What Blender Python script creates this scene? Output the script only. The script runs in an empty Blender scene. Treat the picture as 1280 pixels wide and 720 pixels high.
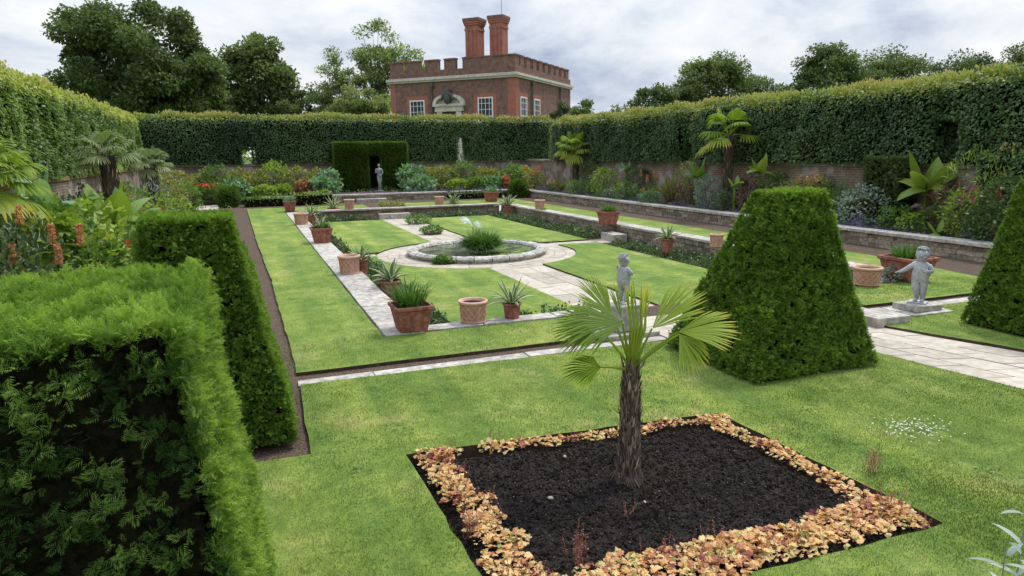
import bpy, math, numpy as np
from mathutils import Vector, Matrix
from mathutils.geometry import tessellate_polygon
rng = np.random.default_rng(7)
sc = bpy.context.scene
COL = sc.collection
PI = math.pi
def V(*a): return np.array(a, float)

# ------------------------------------------------------------------ camera
F = 853.; CXP, CYP = 640., 360.
def _d(px, py): return V(px-CXP, -(py-CYP), -F)
_y = _d(300, 195); _y /= np.linalg.norm(_y)
_up = np.cross(_d(1300, 195-11.6), _y); _up /= np.linalg.norm(_up)
if _up[1] < 0: _up = -_up
RC = np.array([np.cross(_y, _up), _y, _up]); CAM = V(0, 0, 2.5)
def at(px, py, z=0.):                       # picture point -> the spot on level ground of height z
    r = RC @ _d(px, py); t = (z-CAM[2])/r[2]; return CAM+r*t
def onY(px, py, Y):
    r = RC @ _d(px, py); return CAM+r*(Y/r[1])
def onX(px, py, X):
    r = RC @ _d(px, py); return CAM+r*(X/r[0])
def depth(p): return float(-(RC.T @ (np.array(p)-CAM))[2])
cd = bpy.data.cameras.new('camera'); cam = bpy.data.objects.new('camera', cd); COL.objects.link(cam)
cam.matrix_world = Matrix([list(RC[i])+[CAM[i]] for i in range(3)]+[[0, 0, 0, 1]])
cd.sensor_width = 36; cd.lens = 36*F/1280; cd.clip_start = .05; cd.clip_end = 6000
sc.camera = cam
CR = RC[:, 0]*V(1, 1, 0); CR /= np.linalg.norm(CR); CF = V(-CR[1], CR[0], 0)   # horizontal right / forward of the view

# ------------------------------------------------------------------ materials
MATS = {}
def nm(name):
    m = bpy.data.materials.new(name); m.use_nodes = True; nt = m.node_tree
    for n in list(nt.nodes): nt.nodes.remove(n)
    out = nt.nodes.new('ShaderNodeOutputMaterial'); return m, nt, out
def N(nt, t, **k):
    n = nt.nodes.new(t)
    for a, b in k.items():
        if a in n.inputs: n.inputs[a].default_value = b
        else: setattr(n, a, b)
    return n
def ramp(nt, stops, fac=None):
    r = nt.nodes.new('ShaderNodeValToRGB'); e = r.color_ramp.elements
    while len(e) < len(stops): e.new(.5)
    for i, (p, c) in enumerate(stops): e[i].position = p; e[i].color = (*c, 1)
    if fac is not None: nt.links.new(fac, r.inputs[0])
    return r
def leafmat(name, stops, rough=.5, trans=.3, spec=.3, tcol=1.25):
    m, nt, out = nm(name); a = N(nt, 'ShaderNodeAttribute', attribute_name='tint')
    r = ramp(nt, stops, a.outputs['Fac'])
    p = N(nt, 'ShaderNodeBsdfPrincipled'); p.inputs['Roughness'].default_value = rough; p.inputs['Specular IOR Level'].default_value = spec
    nt.links.new(r.outputs[0], p.inputs['Base Color'])
    if trans > 0:
        t = N(nt, 'ShaderNodeBsdfTranslucent')
        mx = N(nt, 'ShaderNodeMix', data_type='RGBA', blend_type='MULTIPLY'); mx.inputs[0].default_value = 1
        nt.links.new(r.outputs[0], mx.inputs[6]); mx.inputs[7].default_value = (tcol, tcol*1.05, tcol*.6, 1)
        nt.links.new(mx.outputs[2], t.inputs[0])
        s = N(nt, 'ShaderNodeMixShader'); s.inputs[0].default_value = trans
        nt.links.new(p.outputs[0], s.inputs[1]); nt.links.new(t.outputs[0], s.inputs[2]); nt.links.new(s.outputs[0], out.inputs[0])
    else: nt.links.new(p.outputs[0], out.inputs[0])
    MATS[name] = m; return m
def surf(name, stops, scale=6., detail=6., rough=.85, bump=.3, bdist=.02, scale2=None, stops2=None, fac2=.4, spec=.3, tint=0., coord='Object'):
    """noise coloured rough surface"""
    m, nt, out = nm(name); tc = N(nt, 'ShaderNodeTexCoord')
    n = N(nt, 'ShaderNodeTexNoise'); n.inputs['Scale'].default_value = scale; n.inputs['Detail'].default_value = detail; n.inputs['Roughness'].default_value = .62
    nt.links.new(tc.outputs[coord], n.inputs['Vector']); r = ramp(nt, stops, n.outputs[0]); col = r.outputs[0]
    if scale2:
        n2 = N(nt, 'ShaderNodeTexNoise'); n2.inputs['Scale'].default_value = scale2; n2.inputs['Detail'].default_value = 5
        nt.links.new(tc.outputs[coord], n2.inputs['Vector']); r2 = ramp(nt, stops2, n2.outputs[0])
        mx = N(nt, 'ShaderNodeMix', data_type='RGBA', blend_type='MIX'); mx.inputs[0].default_value = fac2
        nt.links.new(col, mx.inputs[6]); nt.links.new(r2.outputs[0], mx.inputs[7]); col = mx.outputs[2]
    if tint:
        a = N(nt, 'ShaderNodeAttribute', attribute_name='tint')
        rr = ramp(nt, [(0, (1-tint,)*3), (1, (1+tint,)*3)], a.outputs['Fac'])
        mx = N(nt, 'ShaderNodeMix', data_type='RGBA', blend_type='MULTIPLY'); mx.inputs[0].default_value = 1
        nt.links.new(col, mx.inputs[6]); nt.links.new(rr.outputs[0], mx.inputs[7]); col = mx.outputs[2]
    p = N(nt, 'ShaderNodeBsdfPrincipled'); p.inputs['Roughness'].default_value = rough; p.inputs['Specular IOR Level'].default_value = spec
    nt.links.new(col, p.inputs['Base Color'])
    if bump:
        b = N(nt, 'ShaderNodeBump'); b.inputs['Strength'].default_value = bump; b.inputs['Distance'].default_value = bdist
        nb = N(nt, 'ShaderNodeTexNoise'); nb.inputs['Scale'].default_value = scale*4; nb.inputs['Detail'].default_value = 8
        nt.links.new(tc.outputs[coord], nb.inputs['Vector']); nt.links.new(nb.outputs[0], b.inputs['Height']); nt.links.new(b.outputs[0], p.inputs['Normal'])
    nt.links.new(p.outputs[0], out.inputs[0]); MATS[name] = m; return m
def brickmat(name, c1, c2, mortar, bw, bh, ms=.012, nscale=1.2, dark=(.5, .5, .5), axis='xz', lich=None, bias=0.):
    m, nt, out = nm(name); tc = N(nt, 'ShaderNodeTexCoord'); sx = N(nt, 'ShaderNodeSeparateXYZ'); cb = N(nt, 'ShaderNodeCombineXYZ')
    nt.links.new(tc.outputs['Object'], sx.inputs[0])
    ad = N(nt, 'ShaderNodeMath', operation='ADD'); nt.links.new(sx.outputs[0], ad.inputs[0]); nt.links.new(sx.outputs[1], ad.inputs[1])
    nt.links.new(ad.outputs[0], cb.inputs[0]); nt.links.new(sx.outputs[2], cb.inputs[1])
    b = N(nt, 'ShaderNodeTexBrick'); b.inputs['Color1'].default_value = (*c1, 1); b.inputs['Color2'].default_value = (*c2, 1); b.inputs['Mortar'].default_value = (*mortar, 1)
    b.inputs['Scale'].default_value = 1; b.inputs['Mortar Size'].default_value = ms; b.inputs['Brick Width'].default_value = bw; b.inputs['Row Height'].default_value = bh; b.inputs['Bias'].default_value = bias
    nz = N(nt, 'ShaderNodeTexNoise'); nz.inputs['Scale'].default_value = 3.; nt.links.new(tc.outputs['Object'], nz.inputs['Vector'])
    va = N(nt, 'ShaderNodeVectorMath', operation='SCALE'); va.inputs['Scale'].default_value = bh*.35; nt.links.new(nz.outputs[1], va.inputs[0])
    vb = N(nt, 'ShaderNodeVectorMath', operation='ADD'); nt.links.new(cb.outputs[0], vb.inputs[0]); nt.links.new(va.outputs[0], vb.inputs[1]); nt.links.new(vb.outputs[0], b.inputs['Vector'])
    n = N(nt, 'ShaderNodeTexNoise'); n.inputs['Scale'].default_value = nscale; n.inputs['Detail'].default_value = 8; n.inputs['Roughness'].default_value = .7; nt.links.new(tc.outputs['Object'], n.inputs['Vector'])
    r = ramp(nt, [(.3, dark), (.7, (1.15, 1.15, 1.1))], n.outputs[0])
    mx = N(nt, 'ShaderNodeMix', data_type='RGBA', blend_type='MULTIPLY'); mx.inputs[0].default_value = 1
    nt.links.new(b.outputs[0], mx.inputs[6]); nt.links.new(r.outputs[0], mx.inputs[7]); col = mx.outputs[2]
    if lich:
        n3 = N(nt, 'ShaderNodeTexNoise'); n3.inputs['Scale'].default_value = 1.7; n3.inputs['Detail'].default_value = 7; nt.links.new(tc.outputs['Object'], n3.inputs['Vector'])
        r3 = ramp(nt, [(.52, (0, 0, 0)), (.62, (1, 1, 1))], n3.outputs[0]); m3 = N(nt, 'ShaderNodeMix', data_type='RGBA')
        nt.links.new(r3.outputs[0], m3.inputs[0]); nt.links.new(col, m3.inputs[6]); m3.inputs[7].default_value = (*lich, 1); col = m3.outputs[2]
    p = N(nt, 'ShaderNodeBsdfPrincipled'); p.inputs['Roughness'].default_value = .9; p.inputs['Specular IOR Level'].default_value = .2; nt.links.new(col, p.inputs['Base Color'])
    bp = N(nt, 'ShaderNodeBump'); bp.inputs['Strength'].default_value = .6; bp.inputs['Distance'].default_value = .02; bp.invert = True
    nt.links.new(b.outputs['Fac'], bp.inputs['Height']); nt.links.new(bp.outputs[0], p.inputs['Normal']); nt.links.new(p.outputs[0], out.inputs[0]); MATS[name] = m; return m

# foliage colours (albedo, plus painted light where noted)
leafmat('yew_shaded', [(0, (.01, .022, .006)), (.5, (.035, .075, .014)), (1, (.15, .24, .045))], .65, .2, .08)  # close yew block: shade on its front face put into the leaf colour
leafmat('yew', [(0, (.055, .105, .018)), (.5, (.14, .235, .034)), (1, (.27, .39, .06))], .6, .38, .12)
leafmat('yew_lit', [(0, (.055, .115, .015)), (.5, (.135, .235, .03)), (1, (.28, .4, .06))], .6, .38, .12)  # yew tops and right faces: brighter light put into the leaf colour
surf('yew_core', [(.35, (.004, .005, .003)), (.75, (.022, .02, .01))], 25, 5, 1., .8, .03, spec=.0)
leafmat('hedge', [(0, (.042, .078, .032)), (.4, (.095, .165, .058)), (.72, (.18, .26, .085)), (.8, (.22, .29, .065)), (.9, (.32, .35, .085)), (1, (.5, .3, .16))], .42, .32, .35)
leafmat('hedge_lit', [(0, (.075, .135, .028)), (.4, (.145, .235, .048)), (.72, (.22, .32, .065)), (.8, (.28, .36, .07)), (.9, (.4, .43, .1)), (1, (.5, .36, .16))], .45, .38, .3)  # left hedge: its brighter lighting put into a paler leaf colour
leafmat('tree_dark', [(0, (.05, .075, .028)), (.5, (.105, .15, .048)), (1, (.19, .245, .08))], .55, .35, .2)
leafmat('tree_mid', [(0, (.06, .088, .034)), (.5, (.125, .17, .055)), (1, (.22, .27, .095))], .55, .38, .2)
leafmat('tree_light', [(0, (.1, .14, .055)), (.5, (.2, .255, .095)), (1, (.33, .37, .15))], .55, .45, .2)
leafmat('grassblade', [(0, (.062, .095, .018)), (.45, (.118, .166, .032)), (.7, (.18, .225, .054)), (.86, (.26, .27, .09)), (1, (.37, .32, .18))], .65, .3, .12)
leafmat('palm', [(0, (.05, .095, .014)), (.35, (.14, .22, .024)), (.7, (.32, .4, .05)), (1, (.65, .5, .1))], .5, .5, .2)
leafmat('palm_grey', [(0, (.08, .12, .045)), (.5, (.17, .225, .08)), (1, (.4, .39, .2))], .5, .4, .3)
leafmat('heuchera', [(0, (.14, .03, .04)), (.2, (.34, .11, .07)), (.42, (.52, .25, .12)), (.7, (.72, .46, .19)), (.92, (.84, .64, .32)), (1, (.3, .32, .1))], .55, .35)
leafmat('sprig', [(0, (.2, .07, .05)), (1, (.42, .17, .12))], .6, .1)
leafmat('bushgreen', [(0, (.05, .1, .02)), (.5, (.11, .2, .035)), (1, (.2, .32, .06))], .45, .35, .35)
leafmat('bushlime', [(0, (.1, .17, .02)), (.5, (.2, .3, .04)), (1, (.38, .44, .08))], .45, .35, .4)
leafmat('bushdark', [(0, (.03, .055, .018)), (.5, (.065, .11, .032)), (1, (.12, .17, .055))], .45, .3, .4)
leafmat('busholive', [(0, (.11, .12, .03)), (.5, (.23, .25, .06)), (1, (.42, .4, .1))], .5, .35, .3)
leafmat('bushgrey', [(0, (.11, .15, .11)), (.5, (.2, .25, .2)), (1, (.4, .44, .36))], .6, .2, .3)
leafmat('bushblue', [(0, (.07, .15, .07)), (.5, (.14, .26, .12)), (1, (.27, .42, .2))], .5, .3, .4)
leafmat('bronze', [(0, (.03, .018, .014)), (.5, (.09, .04, .03)), (1, (.24, .12, .07))], .45, .2, .4)
leafmat('copper', [(0, (.16, .07, .03)), (.5, (.34, .16, .07)), (1, (.5, .3, .12))], .5, .25, .3)
leafmat('red', [(0, (.35, .03, .015)), (1, (.75, .12, .05))], .5, .3)
leafmat('orange', [(0, (.42, .15, .07)), (1, (.68, .32, .17))], .5, .3)
leafmat('yellow', [(0, (.6, .42, .05)), (1, (.85, .7, .2))], .5, .3)
leafmat('magenta', [(0, (.45, .02, .18)), (1, (.75, .08, .4))], .5, .3)
leafmat('lavender', [(0, (.09, .08, .11)), (.5, (.17, .14, .25)), (.8, (.3, .22, .46)), (1, (.2, .24, .13))], .6, .2)
leafmat('white', [(0, (.5, .5, .42)), (1, (.68, .68, .62))], .5, .2)
leafmat('agave', [(0, (.08, .15, .08)), (.5, (.13, .21, .11)), (.6, (.62, .6, .36)), (1, (.78, .74, .5))], .45, .1, .4)
leafmat('reed', [(0, (.035, .09, .018)), (.5, (.075, .16, .028)), (1, (.15, .26, .05))], .5, .3)
leafmat('bark_fibre', [(0, (.05, .036, .027)), (.6, (.17, .125, .092)), (1, (.38, .31, .24))], .9, 0, .1)
leafmat('clod', [(0, (.006, .0045, .0035)), (.6, (.022, .017, .013)), (.96, (.06, .045, .034)), (1, (.42, .38, .32))], .95, 0, .1)
surf('bark', [(.35, (.045, .035, .027)), (.65, (.12, .1, .08))], 9, 6, .95, .8, .03)
surf('bark_palm', [(.35, (.035, .026, .02)), (.65, (.11, .085, .065))], 30, 6, .95, .9, .02)
surf('mulch', [(.35, (.005, .004, .0032)), (.7, (.022, .016, .012))], 30, 8, .97, 1., .03, 2.2, [(.4, (.005, .004, .003)), (.65, (.05, .038, .029))], .4)
surf('soil', [(.3, (.036, .023, .014)), (.7, (.13, .084, .05))], 9, 9, .97, 1., .04, 45, [(.4, (.018, .012, .008)), (.62, (.2, .145, .1))], .5)
surf('earth_edge', [(.3, (.03, .02, .013)), (.7, (.09, .06, .035))], 12, 6, .97, .8, .02)
surf('ground', [(.3, (.07, .12, .03)), (.7, (.12, .18, .045))], .3, 6, .95, .3, .05)
surf('flag', [(.3, (.33, .28, .21)), (.7, (.44, .385, .3))], 1.8, 9, .85, .3, .006, 9, [(.38, (.28, .24, .185)), (.65, (.56, .51, .43))], .35, tint=.16)
surf('coping', [(.3, (.25, .22, .18)), (.68, (.48, .445, .38))], 2.2, 8, .9, .5, .012, 11, [(.4, (.17, .15, .12)), (.62, (.6, .57, .5))], .4, tint=.12)
surf('pondstone', [(.3, (.32, .3, .26)), (.7, (.58, .54, .46))], 3.5, 8, .9, .8, .03, 10, [(.42, (.14, .135, .12)), (.6, (.5, .48, .43))], .45, tint=.12)
surf('statue_lead', [(.3, (.28, .285, .29)), (.7, (.46, .465, .46))], 12, 8, .75, .5, .008, 30, [(.35, (.18, .18, .18)), (.65, (.5, .5, .48))], .4)
surf('statue_bronze', [(.3, (.16, .175, .165)), (.7, (.36, .38, .36))], 9, 6, .6, .4, .008)
surf('terracotta_red', [(.3, (.2, .06, .04)), (.7, (.36, .12, .075))], 5, 8, .85, .3, .004, 13, [(.42, (.12, .05, .035)), (.62, (.42, .24, .18))], .38)
surf('terracotta_pale', [(.3, (.5, .28, .18)), (.7, (.66, .41, .29))], 6, 6, .85, .25, .004, 15, [(.4, (.36, .21, .15)), (.7, (.7, .52, .42))], .35)
surf('terracotta_body', [(.3, (.38, .17, .11)), (.7, (.52, .26, .18))], 6, 6, .85, .25, .004, 15, [(.4, (.3, .15, .1)), (.7, (.66, .46, .36))], .3)
surf('white_paint', [(.3, (.62, .61, .56)), (.7, (.75, .74, .7))], 5, 4, .6, 0)
surf('limestone', [(.3, (.42, .38, .32)), (.7, (.6, .55, .47))], 1.5, 6, .9, .2, .01, 6, [(.4, (.25, .22, .18)), (.6, (.6, .56, .48))], .3)
surf('lead_pipe', [(.3, (.05, .05, .048)), (.7, (.1, .1, .095))], 4, 4, .6, 0)
surf('moss', [(.3, (.12, .1, .03)), (.7, (.3, .2, .05))], 6, 6, .95, .6, .02)
brickmat('brick_house', (.25, .1, .072), (.155, .08, .065), (.3, .23, .19), .24, .085, .014, 2.6, (.42, .4, .4))
brickmat('brick_red', (.4, .13, .09), (.32, .105, .075), (.3, .19, .14), .24, .085, .012, 2., (.75, .7, .7))
brickmat('brick_garden', (.25, .17, .13), (.2, .13, .1), (.3, .27, .23), .23, .08, .014, 2.2, (.45, .42, .4), lich=(.33, .3, .27))
brickmat('drystone', (.33, .27, .2), (.2, .17, .13), (.05, .042, .033), .42, .11, .02, 3., (.4, .4, .38), lich=(.3, .26, .16))
def glassm():
    m, nt, out = nm('pane'); p = N(nt, 'ShaderNodeBsdfPrincipled'); p.inputs['Base Color'].default_value = (.03, .033, .04, 1); p.inputs['Roughness'].default_value = .3; p.inputs['Specular IOR Level'].default_value = .25
    nt.links.new(p.outputs[0], out.inputs[0]); MATS['pane'] = m
glassm()
def waterm():
    m, nt, out = nm('water'); tc = N(nt, 'ShaderNodeTexCoord'); p = N(nt, 'ShaderNodeBsdfPrincipled'); p.inputs['Roughness'].default_value = .06; p.inputs['IOR'].default_value = 1.33
    n = N(nt, 'ShaderNodeTexNoise'); n.inputs['Scale'].default_value = 2.2; n.inputs['Detail'].default_value = 6; nt.links.new(tc.outputs['Object'], n.inputs['Vector'])
    r = ramp(nt, [(.45, (.035, .04, .03)), (.6, (.12, .15, .06))], n.outputs[0]); nt.links.new(r.outputs[0], p.inputs['Base Color'])
    b = N(nt, 'ShaderNodeBump'); b.inputs['Strength'].default_value = .25; b.inputs['Distance'].default_value = .03; n2 = N(nt, 'ShaderNodeTexNoise'); n2.inputs['Scale'].default_value = 14
    nt.links.new(tc.outputs['Object'], n2.inputs['Vector']); nt.links.new(n2.outputs[0], b.inputs['Height']); nt.links.new(b.outputs[0], p.inputs['Normal']); nt.links.new(p.outputs[0], out.inputs[0]); MATS['water'] = m
    m, nt, out = nm('spray'); p = N(nt, 'ShaderNodeBsdfPrincipled'); p.inputs['Base Color'].default_value = (.85, .9, .92, 1); p.inputs['Roughness'].default_value = .2; p.inputs['Alpha'].default_value = .55
    nt.links.new(p.outputs[0], out.inputs[0]); MATS['spray'] = m
waterm()
def lawnm():
    m, nt, out = nm('lawn'); tc = N(nt, 'ShaderNodeTexCoord'); L = nt.links
    def noi(s, d=6, ro=.6):
        n = N(nt, 'ShaderNodeTexNoise'); n.inputs['Scale'].default_value = s; n.inputs['Detail'].default_value = d; n.inputs['Roughness'].default_value = ro; L.new(tc.outputs['Object'], n.inputs['Vector']); return n.outputs[0]
    big = ramp(nt, [(.3, (.09, .15, .026)), (.45, (.13, .195, .034)), (.56, (.185, .24, .052)), (.67, (.29, .28, .1))], noi(.9, 6, .65))
    fine = ramp(nt, [(.3, (.6, .62, .6)), (.7, (1.4, 1.35, 1.3))], noi(38, 5, .8))
    mp = N(nt, 'ShaderNodeMapping'); mp.inputs['Scale'].default_value = (1.9, .16, 1); L.new(tc.outputs['Object'], mp.inputs[0])
    st = N(nt, 'ShaderNodeTexNoise'); st.inputs['Scale'].default_value = 1.3; st.inputs['Detail'].default_value = 3; L.new(mp.outputs[0], st.inputs['Vector'])
    str_ = ramp(nt, [(.35, (.74, .82, .8)), (.65, (1.28, 1.16, 1.1))], st.outputs[0])
    vo = ramp(nt, [(.4, (.72, .78, .7)), (.62, (1.15, 1.1, 1.1))], noi(5.5, 6, .7))
    c = big.outputs[0]
    for o in (fine, str_, vo):
        mx = N(nt, 'ShaderNodeMix', data_type='RGBA', blend_type='MULTIPLY'); mx.inputs[0].default_value = 1; L.new(c, mx.inputs[6]); L.new(o.outputs[0], mx.inputs[7]); c = mx.outputs[2]
    p = N(nt, 'ShaderNodeBsdfPrincipled'); p.inputs['Roughness'].default_value = .85; p.inputs['Specular IOR Level'].default_value = .15; L.new(c, p.inputs['Base Color'])
    p.inputs['Sheen Weight'].default_value = .25; p.inputs['Sheen Tint'].default_value = (.5, .8, .2, 1)
    b = N(nt, 'ShaderNodeBump'); b.inputs['Strength'].default_value = .7; b.inputs['Distance'].default_value = .02; L.new(noi(60, 4, .8), b.inputs['Height']); L.new(b.outputs[0], p.inputs['Normal'])
    L.new(p.outputs[0], out.inputs[0]); MATS['lawn'] = m
lawnm()

# ------------------------------------------------------------------ mesh builder
class MB:
    def __init__(s): s.v = []; s.t = []; s.l = []; s.n = []; s.k = 0; s.mi = []
    def add(s, v, f, tint=.5, mi=0):
        v = np.asarray(v, float).reshape(-1, 3); f = np.asarray(f)
        if len(f) == 0: return
        s.v.append(v); s.t.append(np.broadcast_to(np.asarray(tint, float), (len(v),)))
        s.l.append((f+s.k).ravel()); s.n.append(np.full(len(f), f.shape[1])); s.mi.append(np.full(len(f), mi)); s.k += len(v)
    def build(s, name, mat, parent=None, smooth=False, bevel=0.):
        me = bpy.data.meshes.new(name); v = np.concatenate(s.v); l = np.concatenate(s.l).astype(np.int32); n = np.concatenate(s.n).astype(np.int32)
        me.vertices.add(len(v)); me.vertices.foreach_set('co', v.astype(np.float32).ravel())
        me.loops.add(len(l)); me.loops.foreach_set('vertex_index', l)
        me.polygons.add(len(n)); st = np.concatenate([[0], np.cumsum(n)[:-1]]).astype(np.int32)
        me.polygons.foreach_set('loop_start', st); me.polygons.foreach_set('loop_total', n)
        me.polygons.foreach_set('material_index', np.concatenate(s.mi).astype(np.int32))
        me.polygons.foreach_set('use_smooth', np.full(len(n), bool(smooth)))
        a = me.attributes.new('tint', 'FLOAT', 'POINT'); a.data.foreach_set('value', np.concatenate(s.t).astype(np.float32))
        me.update(calc_edges=True); me.validate()
        for mm in (mat if isinstance(mat, (list, tuple)) else [mat]): me.materials.append(MATS[mm])
        o = bpy.data.objects.new(name, me); COL.objects.link(o)
        if parent is not None: o.parent = parent
        if bevel: b = o.modifiers.new('bevel', 'BEVEL'); b.width = bevel; b.segments = 2; b.limit_method = 'ANGLE'
        return o
def tag(o, label=None, cat=None, group=None, kind=None):
    if label: o['label'] = label
    if cat: o['category'] = cat
    if group: o['group'] = group
    if kind: o['kind'] = kind
    return o
def thing(name, loc, label, cat, group=None, rz=0., s=1.):
    o = bpy.data.objects.new(name, None); COL.objects.link(o); o.location = [float(a) for a in loc]; o.rotation_euler = (0, 0, rz); o.scale = (s, s, s); o.empty_display_size = .1
    return tag(o, label, cat, group)
def struct(o): o['kind'] = 'structure'; return o
def stuff(o, label): o['kind'] = 'stuff'; o['label'] = label; return o
def copy_tree(o, parent=None):
    c = o.copy(); COL.objects.link(c)
    if parent is not None: c.parent = parent
    for ch in list(o.children): copy_tree(ch, c)
    return c
BOXF = np.array([[0, 3, 2, 1], [4, 5, 6, 7], [0, 1, 5, 4], [1, 2, 6, 5], [2, 3, 7, 6], [3, 0, 4, 7]])
def box(m, x0, x1, y0, y1, z0, z1, tint=.5, jit=0., mi=0):
    v = V(x0, y0, z0, x1, y0, z0, x1, y1, z0, x0, y1, z0, x0, y0, z1, x1, y0, z1, x1, y1, z1, x0, y1, z1).reshape(8, 3)
    if jit: v = v+rng.normal(0, jit, (8, 3))
    m.add(v, BOXF, tint, mi)
def prism(m, poly, z0, z1, tint=.5, mi_top=0, mi_side=0, bottom=False):
    p = np.array(poly, float); n = len(p)
    if sum(p[i][0]*p[(i+1) % n][1]-p[(i+1) % n][0]*p[i][1] for i in range(n)) < 0: p = p[::-1]
    t = tessellate_polygon([[Vector((a[0], a[1], 0)) for a in p]])
    v = np.c_[p, np.full(n, z1)]
    tt = []
    for a in t:
        q = p[list(a)]; cr = (q[1]-q[0])[0]*(q[2]-q[0])[1]-(q[1]-q[0])[1]*(q[2]-q[0])[0]
        tt.append(a if cr > 0 else a[::-1])
    m.add(v, np.array(tt), tint, mi_top)
    w = np.r_[np.c_[p, np.full(n, z0)], v]; i = np.arange(n); j = (i+1) % n
    m.add(w, np.c_[i, j, j+n, i+n], tint, mi_side)
def tube(m, pts, rad, n=8, tint=.5, cap=True, mi=0):
    pts = np.asarray(pts, float); k = len(pts); rad = np.broadcast_to(rad, (k,)); tan = np.gradient(pts, axis=0); tan /= np.linalg.norm(tan, axis=1)[:, None]+1e-9
    a = V(.13, .31, .94) if abs(tan[0][2]) < .9 else V(1, .1, 0); vs = []
    ang = np.linspace(0, 2*PI, n, endpoint=False)
    for i in range(k):
        u = np.cross(a, tan[i]); u /= np.linalg.norm(u)+1e-9; w = np.cross(tan[i], u); a = np.cross(u, tan[i])*-1 if False else a
        vs.append(pts[i]+rad[i]*(np.cos(ang)[:, None]*u+np.sin(ang)[:, None]*w))
    vs = np.concatenate(vs); i = np.arange(k-1)[:, None]*n; j = np.arange(n)[None]; j2 = (j+1) % n
    f = np.stack([i+j, i+j2, i+n+j2, i+n+j], -1).reshape(-1, 4); m.add(vs, f, tint, mi)
    if cap:
        for b, o in ((0, 1), ((k-1)*n, -1)):
            vv = np.r_[vs[b:b+n], [pts[0 if b == 0 else -1]]]; q = np.arange(n); ff = np.c_[q, (q+1) % n, np.full(n, n)]
            m.add(vv, ff if o < 0 else ff[:, ::-1], tint, mi)
def lathe(m, prof, n=24, c=(0, 0, 0), tint=.5, sx=1., mi=0, ang0=0.):
    prof = np.array(prof, float); k = len(prof); a = np.linspace(0, 2*PI, n, endpoint=False)+ang0
    v = np.stack([prof[:, 0][:, None]*np.cos(a), prof[:, 0][:, None]*np.sin(a)*sx, np.repeat(prof[:, 1][:, None], n, 1)], -1).reshape(-1, 3)+np.array(c)
    i = np.arange(k-1)[:, None]*n; j = np.arange(n)[None]; j2 = (j+1) % n
    m.add(v, np.stack([i+j, i+j2, i+n+j2, i+n+j], -1).reshape(-1, 4), tint, mi)
def unit(a): return a/(np.linalg.norm(a, axis=-1, keepdims=True)+1e-9)
def frames(z, up=None):
    """rotation matrices whose local z is the growth direction, local y the upper side"""
    z = unit(z); n = len(z)
    if up is None: up = rng.normal(size=(n, 3))
    up = np.broadcast_to(up, z.shape); x = unit(np.cross(up, z)+1e-6); y = np.cross(z, x)
    return np.stack([x, y, z], -1)
def inst(m, tv, tf, pos, R, s, tint, ttint=None, mi=0):
    n = len(pos); s = np.asarray(s, float)
    if s.ndim == 1: s = s[:, None]
    v = np.einsum('nij,nkj->nki', R, tv[None]*s[:, None, :] if s.shape[1] == 3 else tv[None]*s[:, :, None])+pos[:, None]
    k = len(tv); f = (tf[None]+(np.arange(n)*k)[:, None, None]).reshape(-1, tf.shape[1])
    t = np.repeat(np.asarray(tint)[:, None], k, 1)
    if ttint is not None: t = np.clip(t+ttint[None], 0, 1)
    m.add(v.reshape(-1, 3), f, t.ravel(), mi)
def _hash(ix, iy, iz, s):
    h = (ix*374761393+iy*668265263+iz*2147483647+s*1274126177) & 0xffffffff
    h = ((h ^ (h >> 13))*1274126177) & 0xffffffff
    return ((h ^ (h >> 16)) & 0xffff)/65535.
def noise(p, sc=1., seed=0):
    p = np.asarray(p)*sc; i = np.floor(p).astype(np.int64); f = p-i; f = f*f*(3-2*f); r = 0
    for dx in (0, 1):
        for dy in (0, 1):
            for dz in (0, 1):
                w = (f[:, 0] if dx else 1-f[:, 0])*(f[:, 1] if dy else 1-f[:, 1])*(f[:, 2] if dz else 1-f[:, 2])
                r = r+w*_hash(i[:, 0]+dx, i[:, 1]+dy, i[:, 2]+dz, seed)
    return r*2-1
# leaf templates (local z = along leaf, y = upper side normal)
LEAF = (V(0, 0, 0, .32, .05, .45, 0, -.1, 1, -.32, .05, .45, 0, 0, .45).reshape(5, 3), np.array([[0, 1, 4], [1, 2, 4], [2, 3, 4], [3, 0, 4]]))
LEAFQ = (V(0, 0, 0, .34, .06, .45, 0, -.08, 1, -.34, .06, .45).reshape(4, 3), np.array([[0, 1, 2, 3]]))
NARROW = (V(-.04, 0, 0, .04, 0, 0, .07, 0, .4, -.07, 0, .4, .045, -.05, .75, -.045, -.05, .75, 0, -.16, 1).reshape(7, 3), np.array([[0, 1, 2, 3], [3, 2, 4, 5], [5, 4, 6, 6]]))
NARROW = (NARROW[0], np.array([[0, 1, 2], [0, 2, 3], [3, 2, 4], [3, 4, 5], [5, 4, 6]]))
def lobed(n=5, depth_=.35, seed=0):
    a = np.linspace(-PI*.92, PI*.92, n*4+1); r = 1-depth_*(.5-.5*np.cos(a*n*1.06+PI)); r *= .62
    p = np.c_[np.sin(a)*r, np.zeros(len(a)), np.cos(a)*r+.35]; p[:, 1] = -.35*(p[:, 0]**2)+.08*np.sin(a*5)
    p = np.r_[[[0, 0, 0]], [[0, .06, .35]], p]; k = np.arange(2, len(p)-1); f = np.c_[np.full(len(k), 1), k, k+1]
    f = np.r_[f, [[1, len(p)-1, 0], [1, 0, 2]]]; return p, f
LOBED = lobed(); LOBED2 = lobed(3, .22); LOBED2[0][:, 1] += .5*LOBED2[0][:, 0]*LOBED2[0][:, 2]
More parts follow.
